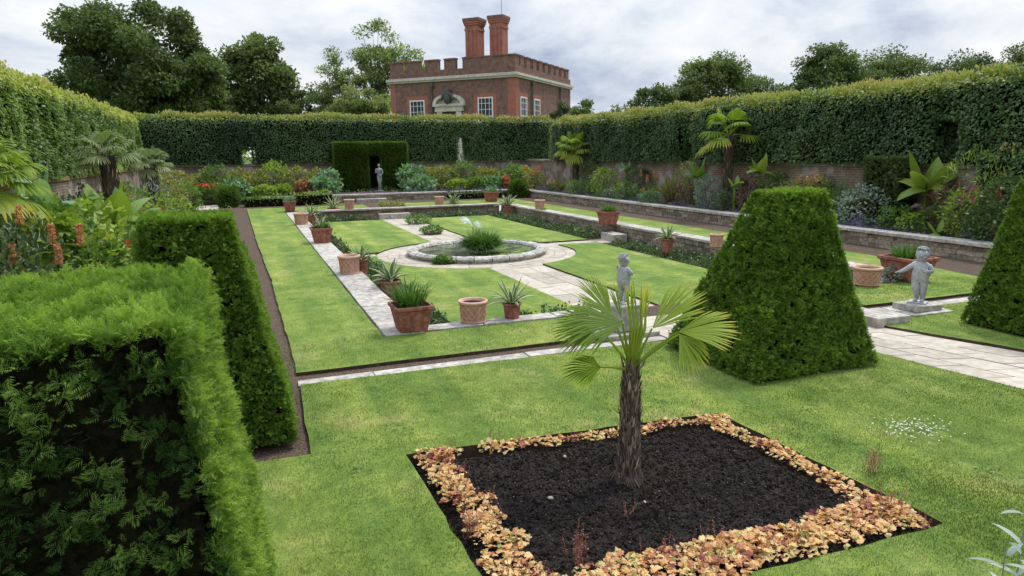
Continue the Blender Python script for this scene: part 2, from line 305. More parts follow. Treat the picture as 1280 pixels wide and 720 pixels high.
def spray(n=9, ln=.3, w=.035, ang=55, curl=.1, two=True):
    vs = []; fs = []; k = 0
    for i in range(n):
        t = (i+.4)/n
        for sd in (-1, 1):
            a = math.radians(ang*(1-.55*t)); L = ln*(1-.45*t)*(.85+.3*((i*7+sd) % 3)/2)
            d = V(sd*math.sin(a), 0, math.cos(a)); q = V(sd*math.cos(a)*-1, 0, math.sin(a))*1.
            b = V(0, 0, t*.85); mid = b+d*L*.5+V(0, curl*L, 0); tip = b+d*L+V(0, -curl*.6*L, 0); pw = np.cross(d, V(0, 1, 0))*w
            vs += [b, mid+pw, tip, mid-pw]; fs.append([k, k+1, k+2, k+3]); k += 4
    vs += [V(-.012, 0, 0), V(.012, 0, 0), V(0, .01, .95)]
    return np.array(vs), np.array(fs)
SPRAY = spray(6, .5, .03, 50, .2); SPRAYC = spray(3, .55, .11, 42, .12); SPRAYM = spray(4, .5, .07, 46, .14)

def quad_pts(q, dens):
    """random points + normal on a quad a,b,c,d (ccw seen from outside)"""
    a, b, c, d = [np.array(x, float) for x in q]; ar = .5*np.linalg.norm(np.cross(c-a, d-b)); n = int(ar*dens)
    u = rng.random(n); v = rng.random(n)
    w0 = np.linalg.norm(b-a); w1 = np.linalg.norm(c-d)          # even cover of tapered faces
    v = np.where(rng.random(n) < np.abs(w0-w1)/(w0+w1+1e-9), (1-np.sqrt(v)) if w0 > w1 else np.sqrt(v), v)
    p = (1-v)[:, None]*((1-u)[:, None]*a+u[:, None]*b)+v[:, None]*((1-u)[:, None]*d+u[:, None]*c)
    nn = np.cross(b-a, d-a); nn /= np.linalg.norm(nn); return p, np.broadcast_to(nn, p.shape)
def frustum_faces(B, T, z0, z1):
    (bx0, bx1, by0, by1), (tx0, tx1, ty0, ty1) = B, T
    b = [(bx0, by0, z0), (bx1, by0, z0), (bx1, by1, z0), (bx0, by1, z0)]; t = [(tx0, ty0, z1), (tx1, ty0, z1), (tx1, ty1, z1), (tx0, ty1, z1)]
    return {'front': (b[0], b[1], t[1], t[0]), 'right': (b[1], b[2], t[2], t[1]), 'back': (b[2], b[3], t[3], t[2]), 'left': (b[3], b[0], t[0], t[3]), 'top': (t[0], t[1], t[2], t[3])}
def grid_quad(m, q, nu, nv, disp=0., sc=3., tint=.5):
    a, b, c, d = [np.array(x, float) for x in q]; u, v = np.meshgrid(np.linspace(0, 1, nu+1), np.linspace(0, 1, nv+1)); u = u.ravel()[:, None]; v = v.ravel()[:, None]
    p = (1-v)*((1-u)*a+u*b)+v*((1-u)*d+u*c); nn = np.cross(b-a, d-a); nn /= np.linalg.norm(nn)
    if disp: p = p+nn*(noise(p, sc)*disp)[:, None]
    i = (np.arange(nv)[:, None]*(nu+1)+np.arange(nu)[None]).ravel(); m.add(p, np.c_[i, i+1, i+nu+2, i+nu+1], tint)

# ------------------------------------------------------------------ light and sky
sunv = unit(V(.8, .3, 0)); ELEV = math.radians(61)
sunv = V(sunv[0]*math.cos(ELEV), sunv[1]*math.cos(ELEV), math.sin(ELEV))
sd = bpy.data.lights.new('sun', 'SUN'); sd.energy = 3.0; sd.angle = math.radians(9); sd.color = (1, .96, .89)
so = bpy.data.objects.new('sun', sd); COL.objects.link(so); so.rotation_euler = Vector(-sunv).to_track_quat('-Z', 'Y').to_euler(); so.location = (0, 0, 30)
w = bpy.data.worlds.new('World'); sc.world = w; w.use_nodes = True; nt = w.node_tree; L = nt.links
for n in list(nt.nodes): nt.nodes.remove(n)
out = nt.nodes.new('ShaderNodeOutputWorld'); bg = nt.nodes.new('ShaderNodeBackground'); bg.inputs[1].default_value = .1; L.new(bg.outputs[0], out.inputs[0])
sky = nt.nodes.new('ShaderNodeTexSky'); sky.sky_type = 'NISHITA'; sky.sun_disc = False; sky.sun_elevation = ELEV; sky.sun_rotation = math.atan2(sunv[0], sunv[1]); sky.air_density = 1.; sky.dust_density = 1.5
tc = nt.nodes.new('ShaderNodeTexCoord'); sep = nt.nodes.new('ShaderNodeSeparateXYZ'); L.new(tc.outputs['Generated'], sep.inputs[0])
def mth(op, a, b=None, c=None):
    n = nt.nodes.new('ShaderNodeMath'); n.operation = op
    for i, x in enumerate((a, b, c)):
        if x is None: continue
        if isinstance(x, (int, float)): n.inputs[i].default_value = x
        else: L.new(x, n.inputs[i])
    return n.outputs[0]
zc = mth('ADD', mth('MAXIMUM', sep.outputs[2], 0.), .3)
cb = nt.nodes.new('ShaderNodeCombineXYZ'); L.new(mth('DIVIDE', sep.outputs[0], zc), cb.inputs[0]); L.new(mth('DIVIDE', sep.outputs[1], zc), cb.inputs[1]); cb.inputs[2].default_value = 1.7
def wn(scale, det, ro, off=(0, 0, 0)):
    mp = nt.nodes.new('ShaderNodeMapping'); mp.inputs['Location'].default_value = off; L.new(cb.outputs[0], mp.inputs[0])
    n = nt.nodes.new('ShaderNodeTexNoise'); n.inputs['Scale'].default_value = scale; n.inputs['Detail'].default_value = det; n.inputs['Roughness'].default_value = ro; n.inputs['Distortion'].default_value = .3; L.new(mp.outputs[0], n.inputs['Vector']); return n.outputs[0]
n1 = wn(.8, 10, .58, (5.5, 2.2, 1)); n2 = wn(.42, 7, .5, (9.4, 4.2, 2)); n3 = wn(3.4, 8, .62, (2.3, 1.7, 4))
nn_ = mth('ADD', mth('MULTIPLY', n1, .76), mth('MULTIPLY_ADD', n3, .24, mth('MULTIPLY_ADD', mth('MINIMUM', sep.outputs[2], .25), -.3, .04)))
cr = ramp(nt, [(.35, (2.9, 3.4, 4.8)), (.42, (4.4, 5.0, 6.3)), (.47, (5.9, 6.5, 7.4)), (.52, (7.4, 7.8, 8.3)), (.6, (9.2, 9.2, 9.2))], nn_)
mz = N(nt, 'ShaderNodeMix', data_type='RGBA'); L.new(ramp(nt, [(.36, (1, 1, 1)), (.44, (.0, .0, .0))], n2).outputs[0], mz.inputs[0])
thin = nt.nodes.new('ShaderNodeMix'); thin.data_type = 'RGBA'; thin.inputs[0].default_value = .45; L.new(cr.outputs[0], thin.inputs[6]); L.new(sky.outputs[0], thin.inputs[7])
L.new(cr.outputs[0], mz.inputs[6]); L.new(thin.outputs[2], mz.inputs[7])
gain = mth('MULTIPLY_ADD', mth('POWER', mth('MAXIMUM', sep.outputs[2], 0.), 2.), 2.9, 1.)    # an overcast sky is brightest overhead
vm = nt.nodes.new('ShaderNodeVectorMath'); vm.operation = 'SCALE'; L.new(mz.outputs[2], vm.inputs[0]); L.new(gain, vm.inputs['Scale']); L.new(vm.outputs[0], bg.inputs[0])
sc.view_settings.view_transform = 'Standard'; sc.view_settings.look = 'None'; sc.view_settings.exposure = .12; sc.view_settings.gamma = 1

# ------------------------------------------------------------------ ground, lawns, paths
IX0, IX1, IY0, IY1 = 2.25, 11.85, 9.55, 31.9     # sunken court
m = MB(); 
for a, b, c, d in ((-900, 900, -60, -8), (-900, -9, -8, 46), (22, 900, -8, 46), (-900, 900, 46, 1500)): m.add([(a, c, -.03), (b, c, -.03), (b, d, -.03), (a, d, -.03)], [[0, 1, 2, 3]])
struct(m.build('ground', 'ground'))
m = MB()
BED = [(1.10, 5.38), (4.12, 5.12), (4.25, 2.88), (1.17, 2.99)]
def soilrect(x0, x1, y0, y1, z): m.add([(x0, y0, z), (x1, y0, z), (x1, y1, z), (x0, y1, z)], [[0, 1, 2, 3]])
soilrect(-9, .9, -8, 46, -.045); soilrect(.9, 22, 5.6, IY0, -.045); soilrect(.9, 22, -8, 2.3, -.045); soilrect(4.6, 22, 2.3, 5.6, -.045)
soilrect(.9, 2.0, IY0, 46, -.045); soilrect(2.0, 22, IY1, 46, -.045); soilrect(IX1+.3, 22, IY0, IY1, -.045); soilrect(2.0, IX1+.3, IY0-.3, IY1+.3, -.47)
struct(m.build('soil', 'soil'))
# raised border soil behind the upper walls
m = MB(); prism(m, [(15.72, 3), (17.9, 3), (17.9, 43.2), (2.6, 43.2), (.8, 38.2), (15.72, 38.2)], -.07, .30)
struct(m.build('border_soil', 'soil'))
PX0, PX1, AY0, AY1 = 5.75, 7.28, 19.75, 20.5; PC = V(6.38, 19.25); RR = 2.95
def arc_cut(x0, x1, y0, y1, corner):
    """lawn rectangle with the paved ring bitten out of one corner ('tr','tl','br','bl')"""
    def onc_x(x, s): return PC[1]+s*math.sqrt(max(0, RR**2-(x-PC[0])**2))
    def onc_y(y, s): return PC[0]+s*math.sqrt(max(0, RR**2-(y-PC[1])**2))
    if corner == 'tr': a = (onc_y(y1, -1), y1); b = (x1, onc_x(x1, -1)); pts = [(x0, y0), (x1, y0), b]; e = a; tail = [(x0, y1)]
    if corner == 'br': b = (x1, onc_x(x1, 1)); a = (onc_y(y0, -1), y0); pts = [(x0, y1), (x1, y1), b]; e = a; tail = [(x0, y0)]
    if corner == 'tl': b = (x0, onc_x(x0, -1)); a = (onc_y(y1, 1), y1); pts = [(x1, y0), (x0, y0), b]; e = a; tail = [(x1, y1)]
    if corner == 'bl': b = (x0, onc_x(x0, 1)); a = (onc_y(y0, 1), y0); pts = [(x1, y1), (x0, y1), b]; e = a; tail = [(x1, y0)]
    t0 = math.atan2(b[1]-PC[1], b[0]-PC[0]); t1 = math.atan2(e[1]-PC[1], e[0]-PC[0]); dt = (t1-t0+PI) % (2*PI)-PI
    return pts+[(PC[0]+RR*math.cos(t0+dt*k/24), PC[1]+RR*math.sin(t0+dt*k/24)) for k in range(1, 25)]+tail
QUADS = [arc_cut(3.2, PX0, 10.9, AY0, 'tr'), arc_cut(2.95, PX0, AY1, 30.9, 'br'), arc_cut(PX1, 10.65, 10.6, AY0, 'tl'), arc_cut(PX1, 10.75, AY1, 30.7, 'bl')]
def wob(poly, a=.007, step=.35):
    out = []; n = len(poly)
    for i in range(n):
        p = V(*poly[i]); q = V(*poly[(i+1) % n]); L_ = np.linalg.norm(q-p); k = max(1, min(160, int(L_/step)))
        for j in range(k): out.append(tuple(p+(q-p)*j/k+(rng.normal(0, a, 2) if k > 1 else 0)))
    return out
for q in QUADS:
    m = MB(); prism(m, wob(q), -.475, -.4, mi_side=1); struct(m.build('sunken_lawn', ['lawn', 'earth_edge']))
def turf(poly, z0=-.06, z1=0., name='lawn'):
    m = MB(); prism(m, wob(poly), z0, z1, mi_side=1); return struct(m.build(name, ['lawn', 'earth_edge']))
turf([(.42, 8.06), (5.25, 8.06), (5.25, 9.25), (1.66, 9.25), (1.66, 31.9), (1.66, 32.45), (5.6, 32.45), (5.6, 35.3), (.1, 35.3), (.25, 22), (.39, 14.6)])
turf([(9.3, 8.02), (13.2, 7.95), (13.9, 12), (13.95, 35.3), (7.4, 35.3), (7.4, 32.45), (12.38, 32.45), (12.38, 9.25), (9.3, 9.25)])
LN = [(.42, 7.6), (7.0, 7.5), (7.12, 6.5), (7.25, 5.9), (7.48, 4.4), (7.95, 2.2), (8.6, -1), (9, -7), (-8.9, -7), (-8.9, 5.7), (.36, 5.7)]
def holed(outer, hole, z1=0.):
    m = MB(); o = wob(outer); h = wob(hole, .008, .18); t = tessellate_polygon([[Vector((*p, 0)) for p in o], [Vector((*p, 0)) for p in h]])
    P_ = np.array(o+h); tt = []
    for a in t:
        q = P_[list(a)]; cr = (q[1]-q[0])[0]*(q[2]-q[0])[1]-(q[1]-q[0])[1]*(q[2]-q[0])[0]; tt.append(a if cr > 0 else a[::-1])
    m.add(np.c_[P_, np.full(len(P_), z1)], np.array(tt), .5, 0)
    for r_, zb in ((o, -.085), (h, -.14)):
        r_ = np.array(r_); n = len(r_); i = np.arange(n); j = (i+1) % n; m.add(np.r_[np.c_[r_, np.full(n, zb)], np.c_[r_, np.full(n, z1)]], np.c_[i, j, j+n, i+n], .5, 1)
    return struct(m.build('near_lawn', ['lawn', 'earth_edge']))
holed(LN, BED)
RL = [(8.42, 7.0), (9.0, 5.35), (10.1, 2.4), (11.5, -1), (13, -7), (21.8, -7), (21.8, 7.55), (9.5, 7.55)]
turf(RL, name='right_lawn')
# flagstones
def slab(m, x0, x1, y0, y1, zb, zt, g=.008):
    t = rng.random(); dz = rng.normal(0, .002); q = [(x0+g, y0+g), (x1-g, y0+g), (x1-g, y1-g), (x0+g, y1-g)]
    prism(m, [(a+rng.normal(0, .003), b+rng.normal(0, .003)) for a, b in q], zb, zt+dz, t)
def strip(m, x0, x1, y0, y1, zb, zt, cols=(.5,), step=.8, g=.008):
    xs = [x0]+[x0+(x1-x0)*c for c in cols]+[x1]
    for i in range(len(xs)-1):
        y = y0-(rng.random()*.5*step if i % 2 else 0)
        while y < y1:
            y2 = y+step*rng.uniform(.7, 1.4); a, b = max(y, y0), min(y2, y1)
            if y1-b < .25: b = y1; y2 = y1
            if b-a > .05: slab(m, xs[i], xs[i+1], a, b, zb, zt, g)
            y = y2
m = MB(); strip(m, PX0-.02, PX1+.02, 9.9, PC[1]-RR+.3, -.475, -.442, (.35, .68), .8); strip(m, PX0-.02, PX1+.02, PC[1]+RR-.3, 31.7, -.475, -.442, (.35, .68), .8)
n_ = 0
for x0, x1 in ((2.3, PC[0]-RR+.1), (PC[0]+RR-.1, 11.3)):
    x = x0
    while x < x1-.05: x2 = min(x+.8, x1); slab(m, x, x2, AY0-.01, AY1+.01, -.475, -.442); x = x2
for k in range(3):
    ra, rb = 2.0+k*.33, 2.0+(k+1)*.33-.012; nn = 22+5*k
    for i in range(nn):
        a0 = 2*PI*(i+.5*(k % 2))/nn+.004; a1 = a0+2*PI/nn-.008; t = rng.random()
        pts = [(PC[0]+r_*math.cos(a), PC[1]+r_*math.sin(a)) for r_, aa in ((ra, (a0, (a0+a1)/2, a1)), (rb, (a1, (a0+a1)/2, a0))) for a in aa]
        prism(m, pts, -.475, -.437+rng.normal(0, .002), t)
struct(m.build('garden_path', 'flag', bevel=0))
# near path, skewed strip of large flags + landing between the statues
m = MB()
Pl = [(7.0, 7.42), (7.22, 5.97), (7.46, 4.4), (7.93, 2.2), (8.6, -1)]; Pr = [(8.3, 7.42), (8.98, 5.35), (9.55, 3.9), (10.08, 2.4), (11.4, -1)]
def lerp_poly(Q, t):
    s = t*(len(Q)-1); i = min(int(s), len(Q)-2); return V(*Q[i])*(1-(s-i))+V(*Q[i+1])*(s-i)
T = np.linspace(0, 1, 13)
cols = [0, .27, .52, .76, 1]
for c in range(4):
    off = (c % 2)*.035
    for i in range(12):
        t0, t1 = np.clip(T[i]+off, 0, 1), np.clip(T[i+1]+off, 0, 1)
        if t1-t0 < .01: continue
        A = lerp_poly(Pl, t0); B = lerp_poly(Pr, t0); Cc = lerp_poly(Pl, t1); D = lerp_poly(Pr, t1); u0, u1 = cols[c]+.006, cols[c+1]-.006
        q = [A+(B-A)*u0, A+(B-A)*u1, Cc+(D-Cc)*u1, Cc+(D-Cc)*u0]; s_ = (q[3]-q[0]); s_ = s_/np.linalg.norm(s_)*.008
        q = [q[0]+s_, q[1]+s_, q[2]-s_, q[3]-s_]; prism(m, [tuple(a+rng.normal(0, .003, 2)) for a in q], -.05, -.034+rng.normal(0, .002), rng.random())
strip(m, 5.3, 9.25, 7.45, 8.9, -.05, -.034, (.2, .4, .6, .8), .75)
struct(m.build('paved_path', 'flag'))
# stone line across the front and the steps
def kerb(name, x0, x1, y0, y1, label):
    m = MB(); x = x0
    while x < x1-.05: x2 = min(x+rng.uniform(.7, 1.2), x1); slab(m, x, x2, y0, y1, -.09, -.02, .006); x = x2
    o = m.build(name, 'coping'); return tag(o, label, 'kerb')
struct(kerb('stone_edging', .4, 5.25, 7.62, 7.83, None)); del COL.objects['stone_edging']['category']
o = kerb('stone_edging', 9.95, 20.5, 7.6, 7.85, None); struct(o); del o['category']
def steps(name, x0, x1, y0, y1, zs, label, axis='y'):
    m = MB(); n = len(zs)-1
    for i in range(n):
        a = y0+(y1-y0)*i/n; b = y0+(y1-y0)*(i+1)/n; lo, hi = min(a, b)+.004, max(a, b)-.004
        for j in range(3):
            c0 = x0+(x1-x0)*j/3+.004; c1 = x0+(x1-x0)*(j+1)/3-.004
            if axis == 'y': box(m, c0, c1, lo, hi, zs[-1]-.02 if zs[-1] < zs[0] else zs[0]-.02, zs[i], rng.random(), .003)
            else: box(m, lo, hi, c0, c1, zs[-1]-.02 if zs[-1] < zs[0] else zs[0]-.02, zs[i], rng.random(), .003)
    return tag(m.build(name, 'coping', bevel=.012), label, 'steps')
steps('stone_steps', 5.6, 7.4, 8.95, 9.95, [-.06, -.2, -.33, -.45], 'stone steps down into the sunken court from the landing between the statues')
steps('stone_steps', 5.75, 7.2, 31.9, 31.45, [-.2, -.45], 'single stone step at the far end of the central path, below the lower coping')
steps('stone_steps', 5.7, 7.3, 37.9, 37.45, [.14, -.05], 'stone step up to the far border in front of the bronze statue')
steps('stone_steps', 19.7, 20.6, 11.8, 11.3, [-.2, -.45], 'single pale stone step against the right wall of the sunken court', axis='x')

# ------------------------------------------------------------------ walls
def run(m, x0, x1, y0, y1, z0, z1, along, seg, g=.006, j=.004):
    a, b = (x0, x1) if along == 'x' else (y0, y1); s = a
    while s < b-.02:
        e = min(s+seg*rng.uniform(.75, 1.25), b)
        if b-e < .2: e = b
        q = (s+g, e-g, y0, y1) if along == 'x' else (x0, x1, s+g, e-g); box(m, *q, z0, z1, rng.random(), j); s = e
def wallthing(name, label, x0, x1, y0, y1, zb, zt, along, face, mat='drystone', cop='coping', cw=.07, ct=.075, seg=1.1, cat='wall'):
    c = ((x0+x1)/2, (y0+y1)/2, zb); t = thing(name, c, label, cat)
    m = MB(); box(m, x0-c[0], x1-c[0], y0-c[1], y1-c[1], 0, zt-zb-ct)
    if face: # rubble courses standing slightly proud of the wall's core
        fx = {'-x': x0, '+x': x1, '-y': y0, '+y': y1}[face]; H = zt-ct-zb; nrow = max(2, int(H/.12)); a, b = (y0, y1) if 'x' in face else (x0, x1)
        for r_ in range(nrow):
            s = a
            while s < b-.03:
                e = min(s+rng.uniform(.2, .6), b); pr = rng.uniform(.004, .03); z_0 = H*r_/nrow+.008; z_1 = H*(r_+1)/nrow-.006
                sg = -1 if face[0] == '-' else 1; u0, u1 = sorted((fx-sg*.02, fx+sg*pr))
                q = (u0-c[0], u1-c[0], s+.006-c[1], e-.006-c[1]) if 'x' in face else (s+.006-c[0], e-.006-c[0], u0-c[1], u1-c[1])
                box(m, *q, z_0, z_1, rng.random(), .004, 1); s = e
    m.build('stone_wall', [mat, 'rubble'], t)
    m = MB(); run(m, x0-cw-c[0], x1+cw-c[0], y0-cw-c[1], y1+cw-c[1], zt-ct-zb, zt-zb, along, seg); m.build('coping', cop, t, bevel=.012); return t
surf('rubble', [(.3, (.15, .11, .08)), (.7, (.34, .27, .19))], 5, 7, .95, .7, .02, 14, [(.4, (.09, .075, .06)), (.62, (.38, .34, .26))], .4, tint=.35)
wallthing('retaining_wall', 'low stone retaining wall with pale coping along the left of the sunken court', 1.75, 2.2, 9.3, 31.95, -.47, .01, 'y', '+x', cw=.06)
wallthing('retaining_wall', 'low rubble retaining wall with coping on the right side of the sunken court', 11.9, 12.3, 9.3, 31.95, -.47, .06, 'y', '-x', cw=.05)
wallthing('retaining_wall', 'low stone retaining wall across the near end of the sunken court, left of steps', 2.28, 5.55, 9.34, 9.6, -.47, .01, 'x', None, cw=.02)
wallthing('retaining_wall', 'low stone retaining wall across the near end of the sunken court, right of steps', 7.45, 11.82, 9.34, 9.6, -.47, .01, 'x', None, cw=.02)
wallthing('retaining_wall', 'low stone retaining wall across the far end of the sunken court', 2.28, 11.82, 32.02, 32.35, -.47, .04, 'x', '-y', cw=.05)
wallthing('terrace_wall', 'upper terrace wall with long pale coping below the right flower border', 15.45, 15.75, 3.1, 38.3, -.08, .38, 'y', '-x', cw=.08, ct=.09, seg=1.6)
wallthing('terrace_wall', 'upper terrace wall with pale coping below the far flower border', .9, 15.35, 38.0, 38.3, -.08, .38, 'x', '-y', cw=.06, ct=.09, seg=1.6)
def bwall(label, x0, x1, y0, y1, zb, zt, along, face, cop='rubble'):
    return wallthing('boundary_wall', label, x0, x1, y0, y1, zb, zt, along, None, 'brick_garden', cop, .05, .14, .9)
bwall('old brick garden wall under the tall hedge on the right', 17.85, 18.3, 2, 43.0, -.08, 2.08, 'y', '-x')
bwall('old brick garden wall under the hedge at the far end', -5.0, 18.3, 43.1, 43.5, -.08, 2.05, 'x', '-y')
bwall('moss topped garden wall under the bright hedge on the left', -5.6, -5.15, 3, 43.0, -.08, 1.95, 'y', '+x', 'moss')

# ------------------------------------------------------------------ tall boundary hedges
def hedge(label, lo, hi, along, faces, dens, gaps=(), mat='hedge', leaf=.085, young=.4, wavy=.16, near=None):
    """box hedge with openings; young = depth of pale new growth on top"""
    c = ((lo[0]+hi[0])/2, (lo[1]+hi[1])/2, lo[2]); t = thing('tall_hedge', c, label, 'hedge'); c = np.array(c)
    m = MB(); ax = 0 if along == 'x' else 1; cur = lo[ax]; ins = .12
    pieces = []
    for g0, g1, gz in sorted(gaps): pieces.append((cur, g0, lo[2], hi[2])); pieces.append((g0, g1, gz, hi[2])); cur = g1
    pieces.append((cur, hi[ax], lo[2], hi[2])); P_ = []; N_ = []
    for a, b, z0, z1 in pieces:
        l = list(lo); h = list(hi); l[ax] = a; h[ax] = b; l[2] = z0; h[2] = z1
        fl = frustum_faces((l[0]+ins-c[0], h[0]-ins-c[0], l[1]+ins-c[1], h[1]-ins-c[1]), (l[0]+ins-c[0], h[0]-ins-c[0], l[1]+ins-c[1], h[1]-ins-c[1]), z0-c[2]+(.05 if z0 > lo[2] else 0), z1-c[2]-ins-.045)
        for q in fl.values(): grid_quad(m, q, max(1, int(np.linalg.norm(V(*q[1])-V(*q[0]))/.4)), 6, .07, 2.)
        fl = frustum_faces((l[0], h[0], l[1], h[1]), (l[0], h[0], l[1], h[1]), z0, z1); want = list(faces)+['top']
        if gaps: want += ['left', 'right'] if ax == 0 else ['front', 'back']
        for f_ in set(want):
            dd = dens if (near is None) else dens
            p, n_ = quad_pts(fl[f_], dd*(1.3 if f_ == 'top' else 1)); P_.append(p); N_.append(n_)
        if z0 > lo[2]: p, n_ = quad_pts([(l[0], l[1], z0), (l[0], h[1], z0), (h[0], h[1], z0), (h[0], l[1], z0)], dens*.6); P_.append(p); N_.append(n_)
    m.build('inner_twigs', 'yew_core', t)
    P_ = np.concatenate(P_); N_ = np.concatenate(N_); topm = N_[:, 2] > .5
    b = noise(P_, .9, 3)*wavy+noise(P_, 3., 5)*wavy*.5; P_ = P_+N_*b[:, None]+rng.normal(0, .03, P_.shape)
    hz = (P_[:, 2]-(hi[2]-young))/young
    yg = hz+rng.normal(0, .35, len(P_))+noise(P_, .5, 9)*.4+noise(P_, 1.6, 19)*.3
    up = np.where(topm, rng.random(len(P_))**2.5*.22, 0); P_[:, 2] += up
    d = N_*.55+rng.normal(0, .45, P_.shape)+V(0, 0, -.35)+topm[:, None]*V(0, 0, 1.3)
    tint = np.clip(.34+noise(P_*V(1, 1, .3), .33, 52)*.16+noise(P_, .45, 2)*.16+noise(P_, 2.5, 7)*.12+rng.normal(0, .13, len(P_)), 0, .7)
    red = np.clip(noise(P_, .6, 12)*.5+.35+rng.normal(0, .2, len(P_)), 0, 1)
    tint = np.where(yg > .62, .78+.12*np.clip(yg-.3, 0, 1)+np.where(up > .08, .1*red, 0), tint)
    upv = N_*.8+V(0, 0, .8)+rng.normal(0, .3, P_.shape)
    m = MB(); inst(m, *LEAF, P_-c, frames(d, upv), leaf*rng.uniform(.7, 1.35, len(P_)), np.clip(tint, 0, 1)); m.build('foliage', mat, t); return t
hedge('long tall dark green hedge with a doorway gap, standing on the right garden wall', (17.55, 8.5, 2.06), (18.9, 38.3, 4.22), 'y', ['left', 'front'], 620, [(12.75, 13.5, 3.25), (24.3, 25.1, 3.5)], leaf=.09)
hedge('tall dark green hedge in shade on top of the far garden wall', (-5.2, 42.9, 2.04), (19.6, 44.0, 4.62), 'x', ['front'], 430, [(.1, .75, 2.95), (13.1, 13.7, 3.6)], leaf=.1)
hedge('tall bright green hedge on top of the mossy left garden wall', (-6.3, 8, 1.93), (-5.05, 42.9, 4.42), 'y', ['right', 'front'], 480, [], mat='hedge_lit', leaf=.1)
hedge('overhanging dark ivy mass hanging over the right wall behind the near pyramid', (17.45, 9.3, 1.0), (17.85, 12.2, 2.3), 'y', ['left', 'front'], 500, [], leaf=.09, young=.01)

# ------------------------------------------------------------------ clipped yews
def yew(label, B, T, z1, dens, tpl, size, mat='yew', core=.07, name='clipped_yew', faces=('front', 'right', 'left', 'back', 'top'), topdens=1.3, flat=.5, wav=.03, fdens=None, ftint=0., edge=True, litmat=None, cat='topiary'):
    c = V((B[0]+B[1])/2, (B[2]+B[3])/2, 0); t = thing(name, c, label, cat)
    Bl = (B[0]-c[0], B[1]-c[0], B[2]-c[1], B[3]-c[1]); Tl = (T[0]-c[0], T[1]-c[0], T[2]-c[1], T[3]-c[1]); i = core
    m = MB()
    for q in frustum_faces((Bl[0]+i, Bl[1]-i, Bl[2]+i, Bl[3]-i), (Tl[0]+i, Tl[1]-i, Tl[2]+i, Tl[3]-i), 0, z1-i-.02).values(): grid_quad(m, q, 24, 24, .03, 8.)
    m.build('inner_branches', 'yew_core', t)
    fl = frustum_faces(Bl, Tl, 0.03, z1); P_ = []; N_ = []; tp = []; near_ = mat == 'yew_shaded'
    for f_ in faces:
        d_ = dens*(topdens if f_ == 'top' else 1)
        if fdens and f_ in fdens: d_ = dens*fdens[f_]
        p, n_ = quad_pts(fl[f_], d_); P_.append(p); N_.append(n_); tp.append(np.full(len(p), f_ == 'top'))
    P_ = np.concatenate(P_); N_ = np.concatenate(N_); tp = np.concatenate(tp)
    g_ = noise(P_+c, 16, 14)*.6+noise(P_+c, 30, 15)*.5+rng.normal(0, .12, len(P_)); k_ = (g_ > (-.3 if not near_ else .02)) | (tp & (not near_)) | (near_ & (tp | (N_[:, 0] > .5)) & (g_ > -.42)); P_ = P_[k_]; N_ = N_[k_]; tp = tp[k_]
    cl = noise(P_+c, 11, 4)*.5+noise(P_+c, 22, 8)*.5
    P_ = P_+N_*(noise(P_+c, 2.2, 1)*wav+cl*(.05 if near_ else .035)+rng.normal(0, .014, len(P_)))[:, None]-N_*size*.5
    d = N_*.75+rng.normal(0, flat, P_.shape)+V(0, 0, .45)
    upv = N_*.9+V(0, 0, .9)+rng.normal(0, .5, P_.shape)
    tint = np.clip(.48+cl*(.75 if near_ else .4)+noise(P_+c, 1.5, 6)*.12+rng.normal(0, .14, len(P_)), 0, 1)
    zr = (P_[:, 2]/z1)
    m = MB(); inst(m, *tpl, P_, frames(d, upv), size*rng.uniform(.65, 1.25, len(P_)), tint)
    if litmat is None: m.build('foliage', mat, t, smooth=False)
    else:
        m = MB(); a = (P_[:, 2] > z1-.1+rng.normal(0, .04, len(P_))) | (near_ & (N_[:, 0] > .5) & (rng.random(len(P_)) < .85)) | ((z1 == 1.98) & (N_[:, 0] > .5) & (rng.random(len(P_)) < .6)); R_ = frames(d, upv); s_ = size*rng.uniform(.65, 1.25, len(P_))  # tops and some right faces get the colour with light painted in
        inst(m, *tpl, P_[~a], R_[~a], s_[~a], tint[~a], mi=0); inst(m, *tpl, P_[a], R_[a], s_[a], tint[a], mi=1); m.build('foliage', [mat, litmat], t)
    return t
yew('truncated yew pyramid on the lawn right of the small palm', (4.98, 6.76, 5.6, 7.3), (5.52, 6.14, 5.95, 6.42), 2.03, 11000, SPRAYC, .042, litmat='yew_lit', fdens={'back': .3})
yew('tall clipped yew pyramid beside the left soil strip', (-1.2, .27, 5.95, 7.5), (-.8, -.12, 6.22, 6.95), 1.98, 11000, SPRAYC, .042, litmat='yew_lit', fdens={'back': .3, 'left': .3})
yew('clipped yew pyramid cut by the right edge of the photo', (9.55, 11.3, 5.1, 6.62), (9.95, 10.85, 5.45, 6.3), 2.02, 9000, SPRAYC, .045, litmat='yew_lit', fdens={'back': .3, 'right': .3})
yew('large close yew block filling the lower left corner, dark front face', (-1.95, -.02, 2.32, 4.05), (-1.75, -.24, 2.57, 3.83), 1.92, 4300, SPRAY, .05, mat='yew_shaded', litmat='yew_lit', core=.07, fdens={'top': 2.6, 'right': 2.8, 'front': .95, 'left': .15, 'back': .2}, flat=.6, wav=.02)
